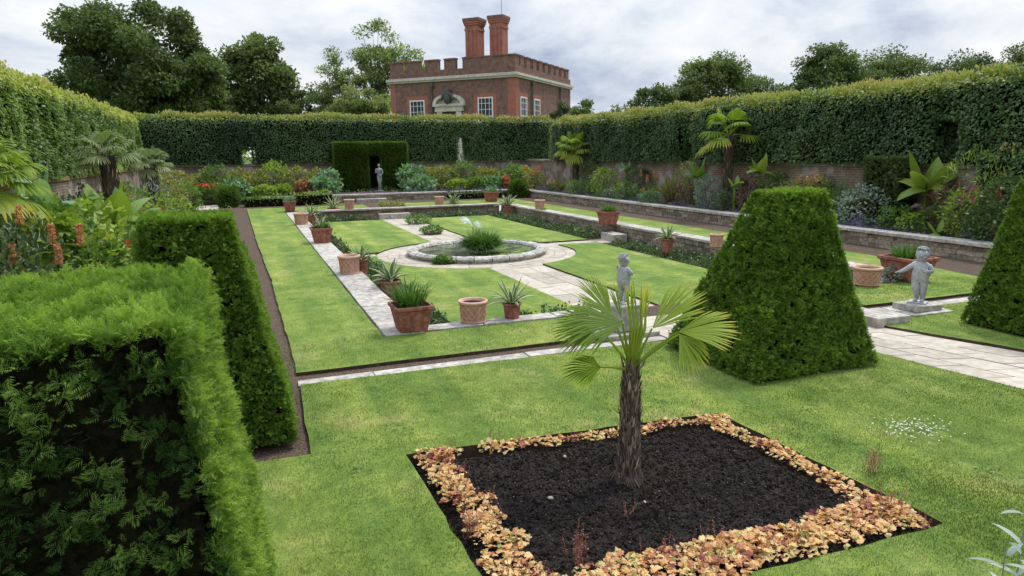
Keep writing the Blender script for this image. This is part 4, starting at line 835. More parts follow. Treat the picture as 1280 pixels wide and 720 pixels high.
t = thing('banana_plant', rb(917, 16.3), 'small banana sapling with one upright leaf right of the tall palm trunk', 'plant'); P_banana(t, 1.0, .55, 4, 'bushlime', .1)
bush(rb(932, 16.8), 'dark purple leaved plant behind the pyramid top, by the palm', 0.47, 1.15, 'bronze', .16, name='bronze_plant')
t = thing('banana_plant', rb(948, 17.2), 'banana with two broad bright leaves just above the yew pyramid', 'plant'); P_banana(t, 1.45, .9, 6, 'bushlime', .15)
t = thing('variegated_flax', rb(985, 16.7), 'cream striped sword leaves rising behind the yew pyramid', 'plant'); P_strap(t, 60, 1.3, .03, 'agave', .35, (.1, .3), margin=.8)
bush(rb(1010, 16.8), 'shrub with soft apricot flower heads behind the pyramid', 0.71, 1.28, 'busholive', .09, fl=(22, .1, 'orange'), name='flowering_bush')
t = thing('grassy_clump', rb(1030, 16.3), 'pale upright iris leaves right behind the yew pyramid', 'plant'); P_strap(t, 60, .6, .022, 'bushgrey', .3)
t = thing('bamboo_clump', rb(1046, 17.2), 'fine bright green grassy shrub against the wall', 'plant'); P_strap(t, 220, 1.35, .018, 'bushgreen', .5, r0=.35)
bush(rb(1077, 16.5), 'silvery white edged leafy shrub left of the clipped block', 0.73, 1.09, 'bushgrey', .1, name='silver_shrub')
bush(rb(1120, 16.4), 'low green leafy plant in front of the clipped block', 0.47, 0.64, 'bushgreen', .09)
bush(rb(1140, 16.2), 'small light green plant with reddish stalks behind lavender', 0.35, 0.54, 'bushlime', .08, name='low_plant')
t = thing('banana_plant', rb(1155, 17.2), 'large banana with broad spreading leaves against the brick wall', 'plant'); P_banana(t, 1.15, 1.15, 10, 'bushlime', .2)
bush(rb(1165, 16.5), 'round green leafy plant under the large banana', 0.47, 0.70, 'bushgreen', .1)
bush(rb(1180, 16.7), 'blackish purple canna like plant right of the large banana stem', 0.53, 1.22, 'bronze', .26, n=110, name='bronze_plant')
t = thing('young_banana', rb(1172, 15.98), 'tiny bright green banana shoot in the lavender', 'plant'); P_banana(t, .15, .4, 5, 'bushlime', .09)
bush(rb(1215, 16.9), 'small tree with spreading tiers of lime green leaflets', 0.89, 1.98, 'bushlime', .16, tpl=NARROW, n=800, name='sumac_tree')
bush(rb(1208, 16.3), 'lime and pink leaved shrub with magenta bloom', 0.59, 1.09, 'bushlime', .08, fl=(7, .1, 'magenta'), name='flowering_bush')
t = thing('torch_lily', rb(1225, 16.5), 'tall orange flower spikes near the right hand pyramid', 'plant'); P_strap(t, 50, .7, .02, 'bushgreen'); P_spike(t, 3, 1.2, .25, .3, 'orange', .06)
bush(rb(1240, 16.1), 'dark leafy bush partly hidden by the right hand pyramid', 0.59, 0.90, 'bushdark', .09)
bush(rb(1262, 16.7), 'dark shrub behind the right hand pyramid near the wall', 0.83, 1.54, 'bushdark', .1)
bush(rb(742, 17.45), 'dark climbing shrub on the wall right of the slender palm', .8, 1.7, 'bushdark', .1, name='wall_shrub')
bush(rb(800, 17.4), 'tall dull green shrub against the wall behind the orange spikes', .75, 1.5, 'bushdark', .1, name='wall_shrub')
bush(rb(862, 17.45), 'tall olive shrub against the wall left of the tall trunked palm', .7, 1.6, 'busholive', .1, name='wall_shrub')
bush(rb(966, 17.4), 'leafy wall shrub behind the yew pyramid, beside the banana', .6, 1.35, 'bushgreen', .09, name='wall_shrub')
bush(rb(1020, 17.4), 'dark leaved wall shrub behind the apricot flowers', .6, 1.3, 'bushdark', .09, name='wall_shrub')
# clipped evergreen block on the right wall
p = rb(1108, 17.35); yew('dark clipped evergreen column against the right brick wall', (p[0]-.4, p[0]+.4, p[1]-.6, p[1]+.6), (p[0]-.4, p[0]+.4, p[1]-.6, p[1]+.6), 2.25, 900, SPRAYC, .09, name='clipped_column', mat='tree_dark', faces=('front', 'left', 'top'))
# far border: y 38.4-43, leafy mass of separate shrubs
def fb(px, Y=41.): 
    p = onY(px, 230, Y); return V(p[0], Y, Z2)
far = [(232, 40.5, 'busholive', .8, 1.0, 'olive leafy shrub near the pale slab, far left corner'), (252, 41.5, 'busholive', .9, 1.3, 'yellowish shrub left of the tall dark shrub on the far border'),
 (267, 41, 'bushgreen', .75, 1.75, 'tall upright dark green shrub in the far left corner'), (262, 39.4, 'bushgreen', .8, .75, 'low shrub with bright red flowers in the far left corner'),
 (292, 39.8, 'bushblue', .9, .9, 'blue green broad leaved plant behind the clipped ball'), (300, 41.6, 'busholive', .9, 1.5, 'bronzy yellow shrub on the far border, right of the tall dark shrub'),
 (320, 41.2, 'busholive', .9, 1.4, 'grey olive feathery shrub on the far border left part'), (330, 39.6, 'bushlime', .8, .6, 'low lime green clump along the far coping'),
 (344, 41.5, 'bushlime', .9, 1.9, 'tall shrub with yellow fern like tips, middle of the far left border'), (352, 39.8, 'bushlime', .6, .65, 'second low lime clump along the far coping, under the ferny shrub'),
 (372, 41.4, 'busholive', 1., 1.45, 'yellowish shrub left of the yew arbour, above the copper plant'), (380, 39.7, 'copper', .5, .8, 'copper red foliage plant left of the yew arbour'),
 (398, 41.3, 'busholive', .9, 1.4, 'yellow green shrub next to the yew arbour'), (404, 39.7, 'bushblue', .75, .9, 'pale blue green broad leaved plant at the left foot of the arbour'),
 (412, 40.6, 'bushblue', .6, 1.3, 'grey green shrub touching the left side of the arbour'),
 (516, 41, 'bushblue', .9, 1.5, 'grey green shrub touching the right side of the arbour'), (527, 39.7, 'bushblue', .85, .9, 'pale blue green broad leaved plant at the right foot of the arbour'),
 (540, 41.5, 'busholive', .9, 1.45, 'coppery yellow shrub right of the arbour'), (556, 41.4, 'busholive', .9, 1.4, 'mottled olive shrub on the far border above the low lime clump'),
 (572, 39.8, 'bushlime', .7, .7, 'low lime clump on the far border right of the arbour'), (580, 41.6, 'bushgreen', .9, 1.8, 'tall green ferny shrub on the far border right part'),
 (594, 39.8, 'bushgreen', .7, .75, 'low fresh green clump below the stone finial'), (602, 41.4, 'busholive', .8, 1.35, 'olive shrub beneath the stone finial'),
 (614, 39.9, 'bushblue', .65, .8, 'blue green low plant near the clipped ball on the right'), (618, 41.4, 'busholive', .8, 1.3, 'bronze green shrub left of the round dark bush'),
 (640, 40.2, 'bushgreen', .7, 1.5, 'rounded dark green bush near the right far corner'), (655, 41, 'bushlime', .7, 1.4, 'banana leaved clump in the right far corner'), (632, 39.5, 'orange', .18, .8, 'slim orange flower clump behind the clipped ball on the right')]
for px, Y, mt, r, h, lab in far:
    t = bush(fb(px, Y), lab, r, h*.95, mt, .15 if mt != 'bushblue' else .26, n=1100 if mt != 'bushblue' else 420, tpl=LEAF, name='border_shrub', fl=(30, .12, 'red') if 'bright red' in lab else None)
# left border (ground z -.045)
def lb(px, py, z=-.045): return at(px, py, z)
def LB(px, Y): return (onY(px, 300, Y)[0], Y)
left = [(LB(88, 12.5), 'bushlime', .85, 1.75, .2, 'large glossy fatsia with lime green hand shaped leaves', LOBED, 'big_leaf_plant'), (LB(62, 13.4), 'bushgreen', .55, 1.85, .2, 'taller glossy hand leaved plant behind the fatsia', LOBED, 'big_leaf_plant'),
 (LB(146, 15.), 'bushgreen', .45, 1.1, .06, 'reedy bright green clump right of the fatsia', NARROW, 'leafy_bush'), (LB(112, 12.), 'bushgreen', .5, 1.2, .12, 'mid green leafy bush at the right foot of the fatsia', LEAF, 'leafy_bush'),
 (LB(30, 11.6), 'bushgrey', .5, 1.6, .09, 'silvery narrow leaved shrub among orange flower cones', NARROW, 'silver_shrub'), (LB(-5, 10.6), 'bushdark', .6, 1.5, .1, 'dark leafy bush cut by the left edge', LEAF, 'leafy_bush'),
 (LB(100, 19), 'bushgrey', .7, 1.5, .1, 'grey violet shrub at the foot of the shaggy palm', NARROW, 'grey_shrub'), (LB(75, 16.5), 'bushdark', .7, 1.2, .1, 'dark shrub against the mossy wall behind the fatsia', LEAF, 'leafy_bush'),
 (LB(150, 22), 'busholive', .7, 1.7, .12, 'olive shrub between the two left palms', LEAF, 'leafy_bush'), (LB(214, 24.), 'bushlime', .65, 1.45, .13, 'yellow leaved shrub with pink lower leaves on the left', LEAF, 'leafy_bush'), (LB(205, 23.2), 'copper', .4, .95, .12, 'pinkish red foliage plant beside the yellow leaved shrub', LEAF, 'copper_plant'),
 (LB(196, 28.), 'bushgrey', .9, 1.6, .16, 'grey green fern like shrub below the short left palm', NARROW, 'grey_shrub'), (LB(212, 32.6), 'busholive', .9, 1.6, .14, 'yellow flecked shrub near the far left corner of the wall', LEAF, 'leafy_bush'),
 (LB(236, 35.), 'bushgreen', .8, 1.3, .13, 'mid green shrub before the far left corner', LEAF, 'leafy_bush'), (LB(222, 38.5), 'busholive', 1., 1.7, .14, 'olive yellow shrub at the very end of the left border', LEAF, 'leafy_bush'), (LB(176, 16.), 'bushgreen', .4, .75, .07, 'low green tussock left of the tall clipped yew', NARROW, 'low_plant'),
 (LB(110, 22), 'bushdark', .8, 1.7, .12, 'dark evergreen bush behind the shaggy palm', LEAF, 'leafy_bush'), (LB(165, 27), 'bushgreen', .8, 1.6, .13, 'evergreen bush between palms against the left wall', LEAF, 'leafy_bush'), (LB(190, 19.), 'bushgrey', .35, .6, .07, 'small grey tuft on bare soil left of the clipped yew', NARROW, 'low_plant')]
for (xy, mt, r, h, lf, lab, tp, nm_) in left: bush(V(*xy, -.045), lab, r, h, mt, lf, tpl=tp, name=nm_, n=420 if tp is LOBED else None)
t = thing('ginger_lily', (*LB(140, 17), -.045), 'bold plant with upright paddle shaped lime leaves, left border', 'plant'); P_banana(t, 1.1, 1.2, 9, 'bushlime', .22)
t = thing('ginger_lily', (*LB(166, 18), -.045), 'smaller paddle leaved plant right of the bold one', 'plant'); P_banana(t, 1.0, 1.0, 8, 'bushgreen', .17)
t = thing('banana_plant', (*LB(52, 14.5), -.045), 'banana with two long drooping grey green leaves behind the fatsia', 'plant'); P_banana(t, 1.6, 1.35, 5, 'bushblue', .15)
t = thing('crocosmia', (*LB(132, 13.8), -.045), 'tall green sword leaves with red orange flowers at the base', 'plant'); P_strap(t, 220, 1.65, .02, 'bushgreen', .5, r0=.35); P_flowers(t, 14, .45, .95, .12, 'red')
t = thing('bronze_banana', (*LB(166, 15.8), -.045), 'bronze brown paddle leaves between the green ones, left border', 'plant'); P_banana(t, .6, 1.0, 6, 'bronze', .15)
t = thing('yellow_stem_canna', (*LB(148, 14.6), -.045), 'plant with yellow and orange stiff stems by the bronze paddles', 'plant'); P_strap(t, 26, 1.3, .03, 'yellow', .5, r0=.2)
t = thing('purple_leaf_plant', (*LB(12, 9.6), -.045), 'low plant with long dark purple leaves behind the yew block', 'plant'); P_strap(t, 14, 1.25, .09, 'bronze', 1.5)
t = thing('purple_leaf_plant', (*LB(48, 9.3), -.045), 'second dark purple leaved plant, closer to the tall pyramid', 'plant'); P_strap(t, 12, 1.15, .08, 'bronze', 1.3)
for i, (px, Y, lab, h) in enumerate(((11, 10.6, 'orange flower cone furthest left behind the yew block', 1.35), (30, 11.2, 'orange flower cone rising highest beside the silvery shrub', 1.62), (58, 10.8, 'pair of orange flower cones in front of the fatsia', 1.38), (100, 10.6, 'tilted orange flower cone at the right foot of the fatsia', 1.35))):
    t = thing('ginger_flower', (*LB(px, Y), -.045), lab, 'flower'); P_spike(t, 2 if 'pair' in lab else 1, h, .1 if 'pair' in lab else .02, .28, 'orange', .032); P_strap(t, 10, .8, .04, 'bushgreen')
p = onX(36, 250, -4.85); yew('dark clipped evergreen block against the left garden wall', (-5.1, -4.3, 15.0, 17.4), (-5.1, -4.3, 15.0, 17.4), 1.75, 700, SPRAYC, .09, name='clipped_block', mat='tree_dark', faces=('front', 'right', 'top'))
# clipped balls
def ball(px, py, z, r, label):
    b = at(px, py, z); t = thing('box_ball', b, label, 'topiary'); n = 2600; u = unit(rng.normal(size=(n, 3))); p = u*r*(1+noise(u, 3, 2)[:, None]*.03)+V(0, 0, r*.8)
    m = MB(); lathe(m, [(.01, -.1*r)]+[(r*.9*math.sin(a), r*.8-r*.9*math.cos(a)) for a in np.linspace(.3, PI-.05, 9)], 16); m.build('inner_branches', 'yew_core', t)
    m = MB(); inst(m, *SPRAYC, p, frames(u+rng.normal(0, .4, u.shape)), rng.uniform(.06, .11, n), np.clip(.3+rng.normal(0, .15, n), 0, 1)); m.build('foliage', 'yew', t)
ball(286, 258, 0, .55, 'round clipped ball at the far end of the left soil strip'); ball(648, 246, 0, .55, 'round clipped ball at the far right corner below the terrace wall')
def row_hedge(px0, px1, Y, z, w_, h, label, mat):
    a = onY(px0, 250, Y)[0]; b = onY(px1, 250, Y)[0]; t = thing('low_hedge', ((a+b)/2, Y, z), label, 'hedge'); n = int((b-a)*320); hl = (b-a)/2
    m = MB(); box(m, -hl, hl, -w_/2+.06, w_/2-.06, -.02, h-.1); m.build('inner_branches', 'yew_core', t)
    p = np.c_[rng.uniform(-hl, hl, n), rng.uniform(-w_/2, w_/2, n), rng.uniform(.02, h, n)]; p[:, 2] *= 1+.25*noise(p*V(1, 0, 0), 1.5, 4); m = MB(); inst(m, *LEAF, p, frames(rng.normal(0, .6, p.shape)+V(0, 0, .6)), rng.uniform(.07, .13, n), np.clip(.5+noise(p, 1.2, 6)*.3+rng.normal(0, .2, n), 0, 1)); m.build('foliage', mat, t)
row_hedge(305, 358, 37.2, -.08, .6, .5, 'low dark shrubby hedge below the far terrace wall, left half', 'bushgreen'); row_hedge(368, 415, 37.2, -.08, .7, .62, 'low yellow green hedge right of the far square red pot', 'bushlime'); row_hedge(560, 632, 37.5, -.08, .5, .42, 'low dark hedge below the far terrace wall near the right ball', 'bushdark')
# low bedding strips (uncountable)
def bedding(name, rects, dens, leaf, mat, label, h=.1, tpl=LEAF, clump=.5):
    P_ = []
    for x0, x1, y0, y1, z in rects:
        n = int((x1-x0)*(y1-y0)*dens); p = np.c_[rng.uniform(x0, x1, n), rng.uniform(y0, y1, n), np.zeros(n)]; k = noise(p, 2.5, 31)+noise(p, 6, 32)*.5; keep = k > -clump+rng.normal(0, .12, n); hh = h*np.clip(.5+k, .15, 1.4)
        p[:, 2] = z+rng.random(n)*hh; P_.append(p[keep])
    p = np.concatenate(P_); n = len(p); m = MB(); inst(m, *tpl, p, frames(rng.normal(0, .55, p.shape)+V(0, 0, .7), V(0, 0, 1)+rng.normal(0, .4, p.shape)), leaf*rng.uniform(.6, 1.3, n), np.clip(.5+noise(p, 1.4, 33)*.3+rng.normal(0, .2, n), 0, 1)); stuff(m.build(name, mat), label)
bedding('lavender_bedding', [(15.85, 16.4, 9, 38.0, .3), (2.5, 15.6, 38.5, 39.2, .3)], 520, .085, 'lavender', 'low hazy purple lavender bedding behind the upper terrace coping', .22, NARROW, .8)
bedding('lavender_bedding', [(15.9, 16.7, 9, 16.5, .3)], 800, .07, 'lavender', 'purple flowering bedding in front of the silver shrub and banana', .24, NARROW, .8)
bedding('ground_cover', [(10.75, 11.8, 10.6, 19.4, -.47)], 900, .08, 'bushdark', 'dark low ground cover at the foot of the right retaining wall, near part', .19, LEAF, .75)
bedding('ground_cover', [(10.85, 11.8, 21.0, 31.5, -.47)], 800, .09, 'bushdark', 'low patchy plants at the foot of the right retaining wall, far part', .2, LEAF, .55)
bedding('ground_cover', [(2.3, 3.15, 10.2, 19.4, -.47), (2.3, 5.5, 9.7, 10.8, -.47)], 1500, .07, 'bushdark', 'dark green ground cover beside the left coping and near pots', .24, LEAF, .8)
bedding('ground_cover', [(2.3, 2.9, 21, 31.5, -.47), (2.4, 5.4, 31.0, 31.9, -.47), (7.5, 11, 30.9, 31.9, -.47)], 600, .1, 'bushdark', 'dark ground cover at the far end of the sunken court', .22, LEAF, .5)
bedding('ground_cover', [(7.5, 11.8, 9.65, 10.5, -.47)], 1100, .07, 'bushdark', 'dark green ground cover behind the near retaining wall on the right', .2, LEAF, .5)
bedding('soil_seedlings', [(16.3, 17.6, 9, 38, .3), (2.8, 15.6, 39.2, 42.6, .3), (-4.9, -.6, 7.8, 38, -.045)], 26, .1, 'bushgreen', 'scattered seedlings and low leaves on the border soil', .2, LEAF, .1)
# small cushions beside the central path
for px, py, zz, r, h, mt, lab in ((522, 280, -.45, .56, .38, 'bushgreen', 'flat green cushion plant on the central path before the pond'), (490, 259, -.04, .7, .28, 'busholive', 'wide olive cushion plant on the far lawn gap'), (540, 293, -.45, .44, .3, 'bushgreen', 'small green cushion plant touching the pond paving'), (525, 269, -.4, .34, .3, 'bushlime', 'lime green tuft beside the far steps'), (555, 330, -.45, .32, .2, 'bushgreen', 'little green cushion at the near edge of the pond rim')):
    b = at(px, py, zz); bush(b, lab, r, h, mt, .065, n=1500, name='cushion_plant', sq=.8)
t = thing('yellow_grass', at(463, 365, -.45), 'yellow green strappy tuft beside the left coping', 'plant'); P_strap(t, 60, .38, .016, 'bushlime', .6)
t = thing('yellow_grass', at(432, 328, -.45), 'yellowish weedy tuft behind the lattice pot', 'plant'); P_strap(t, 40, .35, .016, 'bushlime', .9)

# ------------------------------------------------------------------ pots
def sq_pot(t, w_, h, mat='terracotta_red', taper=.72):
    m = MB(); a = w_/2*taper; b = w_/2*.95
    pr = lambda r: [r*math.sqrt(2)]
    lathe(m, [(.001, .0), (a*1.414, 0), (b*1.414, h*.84)], 4, ang0=PI/4); m.build('pot_body', mat, t, bevel=.012)
    m = MB(); c = w_/2*1.04*1.414; lathe(m, [(b*1.414*.98, h*.83), (c*.98, h*.85), (c, h*.88), (c, h*.98), (c*.97, h), (c*.86, h), (c*.84, h*.9)], 4, ang0=PI/4); m.build('rim', mat, t, bevel=.006)
    m = MB(); lathe(m, [(.001, h*.92), (c*.86, h*.9)], 4, ang0=PI/4); m.build('potting_soil', 'mulch', t)
def rd_pot(t, w_, h, mat='terracotta_red', lattice=False, taper=.8):
    m = MB(); R_ = w_/2; a = R_*taper; b = R_*.93; lathe(m, [(.001, 0), (a, 0), (a*1.0, .01), (b, h*.86)], 32); m.build('pot_body', 'terracotta_body' if lattice else mat, t, smooth=False)
    m = MB(); lathe(m, [(b*.98, h*.85), (R_*1.02, h*.87), (R_*1.05, h*.91), (R_*1.05, h*.97), (R_*1.0, h), (R_*.9, h), (R_*.86, h*.86)], 32); m.build('rim', mat, t, smooth=True)
    m = MB(); lathe(m, [(.001, h*.88), (R_*.88, h*.86)], 24); m.build('potting_soil', 'mulch', t)
    if lattice:
        m = MB(); k = 14
        for i in range(k):
            for sg in (-1, 1):
                tt = np.linspace(0, 1, 9); an = i*2*PI/k+sg*tt*1.15; r_ = (a+(b-a)*tt)*1.012; tube(m, np.c_[np.cos(an)*r_, np.sin(an)*r_, .012+tt*h*.82], .0065, 5, .5, False)
        tube(m, np.c_[np.cos(np.linspace(0, 2*PI, 25))*a*1.01, np.sin(np.linspace(0, 2*PI, 25))*a*1.01, np.full(25, .02)], .012, 6, .5, False); m.build('lattice', mat, t)
def agave(t, z, L_, n=16, w=.035, striped=True):
    m = MB()
    for i in range(n):
        a = i*2.4; u = .35+.75*i/n; blade(m, (math.cos(a)*.03, math.sin(a)*.03, z-.02), V(math.cos(a)*u, math.sin(a)*u, 1.25-.95*i/n), L_*rng.uniform(.8, 1.08), w, .35+.5*i/n, rng.uniform(.1, .45), None, 7, .8 if striped else None, .5)
    m.build('leaves', 'agave' if striped else 'bushgreen', t)
def pot(px, py, wpx, kind, label, plant=None, ratio=.8, z=.01, rz=0., pl=1., mat=None):
    b = at(px, py, z); k = depth(b)/F; w_ = wpx*k; b = b+V(CF[0], CF[1], 0)*w_*.35; h = w_*ratio
    t = thing('potted_plant' if plant else 'terracotta_pot', b, label, 'potted plant' if plant else 'pot', rz=rz)
    if kind == 'sq': sq_pot(t, w_, h, mat or 'terracotta_red')
    elif kind == 'lat': rd_pot(t, w_, h, mat or 'terracotta_pale', True, .84)
    else: rd_pot(t, w_, h, mat or 'terracotta_red', False, .78)
    if plant == 'agave': agave(t, h, w_*pl, 18, w_*.11)
    elif plant == 'strap': P_strap(t, 230, w_*.85*pl, .009, 'reed', 1.1, (.1, .8), z=h*.85, r0=w_*.4, upr=1.5)
    elif plant == 'green': P_strap(t, 70, w_*.8*pl, .018, 'bushblue', .9, z=h*.85, r0=w_*.3)
    elif plant == 'both': P_strap(t, 140, w_*.6, .01, 'reed', 1.1, z=h*.85, r0=w_*.35); agave(t, h*1.0, w_*.75, 10, w_*.06)
    elif plant == 'leafy': P_strap(t, 60, w_*.6, .02, 'bushgreen', .8, z=h*.85, r0=w_*.3)
    return t
rz0 = 0.
pot(512, 416, 47, 'sq', 'large square red pot full of green strap leaves at the corner of the left coping', 'strap', .72)
pot(591, 405, 36, 'lat', 'empty round lattice pot on the near wall right of the large square pot', None, .78)
pot(640, 399, 23, 'rd', 'round red pot with long striped agave right of the empty lattice pot', 'agave', .85, pl=1.55)
pot(487, 373, 27, 'rd', 'agave with grey white leaves behind the large square pot', 'agave', .8, pl=1.1, z=-.2)
pot(435, 343, 27, 'lat', 'empty lattice pot alone on the left coping', None, .85)
pot(451, 345, 17, 'rd', 'tall narrow red agave pot tucked behind the left coping lattice pot', 'agave', 1.25, pl=1.3, z=-.1)
pot(400, 304, 25, 'sq', 'square red pot with mixed greenery halfway along the left coping', 'both', .75)
pot(375, 281, 18, 'lat', 'pale lattice pot near the far end of the left coping', None, .8)
pot(389, 283, 13, 'rd', 'small red agave pot beside the pale far lattice pot', 'agave', 1., z=-.2, pl=1.4)
pot(361, 264.5, 15, 'sq', 'square red pot with blue green plant at the far left corner', 'green', .85)
pot(416, 273, 14, 'rd', 'red agave pot against the far retaining wall, left side', 'agave', .9, z=-.4, pl=1.3)
pot(436, 262.5, 13, 'lat', 'pale pot on the far coping left of the steps', None, 1.)
pot(549, 256.5, 12, 'lat', 'pale pot on the far coping right of the steps', None, .9)
pot(567, 265, 12, 'rd', 'red agave pot below the far coping, right of the pale pot', 'agave', .9, z=-.4, pl=1.3)
pot(614, 252, 16, 'sq', 'square red pot with green plant on the far right coping corner', 'green', .75)
pot(635, 270, 14, 'rd', 'red agave pot in the far right corner of the sunken court', 'agave', .9, z=-.4, pl=1.4)
pot(675, 263, 13, 'lat', 'pale rimmed pot on the far part of the right coping', None, 1.)
pot(679, 276, 13, 'rd', 'small red pot with reddish plant below the pale rimmed pot', 'leafy', .9, z=-.4)
pot(761, 281, 22, 'sq', 'square red pot with fresh grassy top on the right coping', 'strap', .75, z=.06, pl=.7)
pot(835, 316, 16, 'rd', 'red agave pot in the bed under the right coping', 'agave', 1.1, z=-.3, pl=1.35)
pot(897, 309, 17, 'lat', 'terracotta pot on the right coping half hidden by the yew pyramid', None, .95, z=.06)
pot(1089, 358, 34, 'lat', 'empty lattice pot between the yew pyramid and the cherub', None, .68)
t = pot(1142, 352, 48, 'sq', 'large red planter with spiky rosettes behind the cherub statue', 'strap', .62, pl=.55); agave(t, .32, .42, 22, .03, False)
t = thing('white_flower_plant', at(1112, 352, 0), 'small pale leaved plant right of the empty lattice pot by cherub', 'plant'); P_bush(t, .2, .25, 200, .07, 'bushgrey')

# ------------------------------------------------------------------ pond
def pond():
    t = thing('pond', (PC[0], PC[1], -.45), 'round stone rimmed pond in the centre of the sunken court', 'pond'); m = MB(); n = 26
    for i in range(n):
        a0 = 2*PI*i/n+.006; a1 = 2*PI*(i+1)/n-.006; tt = rng.random(); prof = [(1.78, 0), (1.76, .12), (1.8, .18), (1.9, .205), (2.03, .19), (2.09, .14), (2.07, .08), (2.01, .05), (2.03, 0)]
        an = np.linspace(a0, a1, 5); v = np.array([[r*math.cos(a), r*math.sin(a), z] for r, z in prof for a in an])+rng.normal(0, .006, (45, 3)); f = []
        for r_ in range(8):
            for c in range(4): b = r_*5+c; f.append([b, b+5, b+6, b+1])
        m.add(v, np.array(f), tt)
        for e in (0, 4): q = v[e::5]; m.add(np.r_[q, [q.mean(0)]], np.array([[j, (j+1) % 9, 9] for j in range(9)]), tt)
    m.build('stone_rim', 'pondstone', t)
    m = MB(); a = np.linspace(0, 2*PI, 49)[:-1]; v = np.r_[[[0, 0, .1]], np.c_[1.79*np.cos(a), 1.79*np.sin(a), np.full(48, .1)]]; m.add(v, np.array([[0, i+1, (i+1) % 48+1] for i in range(48)])); m.build('water', 'water', t)
    # lily pads
    m = MB(); n = 90; r = 1.6*np.sqrt(rng.random(n)); aa = rng.normal(-.6, .9, n); p = np.c_[r*np.cos(aa), r*np.sin(aa), np.full(n, .106)]
    D8 = (np.array([[0, 0, 0]]+[[math.cos(q), 0, math.sin(q)] for q in np.linspace(.3, 2*PI-.1, 9)]), np.array([[0, i+1, i+2] for i in range(8)]))
    inst(m, *D8, p+np.c_[np.zeros((n, 2)), rng.uniform(0, .006, n)], frames(np.c_[rng.normal(size=(n, 2)), np.zeros(n)], V(0, 0, 1)), rng.uniform(.05, .11, n), rng.uniform(.1, .9, n)); m.build('lily_pads', 'bushlime', t)
pond()
t = thing('rush_clump', (PC[0]-.05, PC[1]-.55, -.25), 'dense rounded clump of green rushes growing in the pond', 'plant'); P_strap(t, 2400, .62, .009, 'reed', 1.5, (.1, .9), r0=.4, upr=1.0, nn=5)
b = V(PC[0]-.2, PC[1]-.25, -.2); t = thing('water_jet', b, 'thin fountain spray leaning left above the rushes', 'fountain')
m = MB(); tube(m, [(0, 0, 0), (0, 0, .58)], .012, 8); m.build('nozzle', 'lead_pipe', t)
m = MB()
for i in range(60):
    a = rng.normal(0, .16); s = rng.uniform(.5, 1.); tt = np.linspace(0, 1, 9)[:, None]; e = (-CR*s*.32+CF*a) if i % 3 else (CR*s*.25+CF*a); pts = V(0, 0, .58)+e*tt*1.2+V(0, 0, 1)*(tt*.75*s-tt**2*(.5 if i % 3 else .75)*s); tube(m, pts, .0035, 4, .5, False)
    q = pts[rng.integers(2, 9, 16)]+rng.normal(0, .02, (16, 3)); inst(m, *LEAFQ, q, frames(rng.normal(size=q.shape)), rng.uniform(.008, .016, 16), rng.random(16))
m.build('spray', 'spray', t)

# ------------------------------------------------------------------ statues
def skinned(name, J, E, mat, parent, lv=2):
    names = list(J); me = bpy.data.meshes.new(name); me.from_pydata([J[k][0] for k in names], [(names.index(a), names.index(b)) for a, b in E], []); me.materials.append(MATS[mat])
    o = bpy.data.objects.new(name, me); COL.objects.link(o); o.parent = parent; md = o.modifiers.new('skin', 'SKIN'); me.skin_vertices.new() if len(me.skin_vertices) == 0 else None
    for i, k in enumerate(names):
        r = J[k][1]; me.skin_vertices[0].data[i].radius = (r, r) if not isinstance(r, tuple) else r; me.skin_vertices[0].data[i].use_root = (i == 0)
    md.use_smooth_shade = True; s = o.modifiers.new('sub', 'SUBSURF'); s.levels = lv; s.render_levels = lv; return o
def hands(J, E, hand, d, up, s):
    d = unit(V(*d)); up = unit(V(*up)); side = np.cross(d, up); p = V(*J[hand][0])
    for i, (o, l) in enumerate(((-.9, .8), (-.3, 1.), (.3, .95), (.9, .75))):
        a = p+d*s*.6+side*o*s*.55; b = a+d*s*l*.8-up*s*.25; J[hand+'f%d' % i] = (tuple(a), s*.2); J[hand+'g%d' % i] = (tuple(b), s*.14); E += [(hand, hand+'f%d' % i), (hand+'f%d' % i, hand+'g%d' % i)]
    a = p+side*-1.*s*.8+d*s*.5; J[hand+'t'] = (tuple(a), s*.19); E.append((hand, hand+'t'))
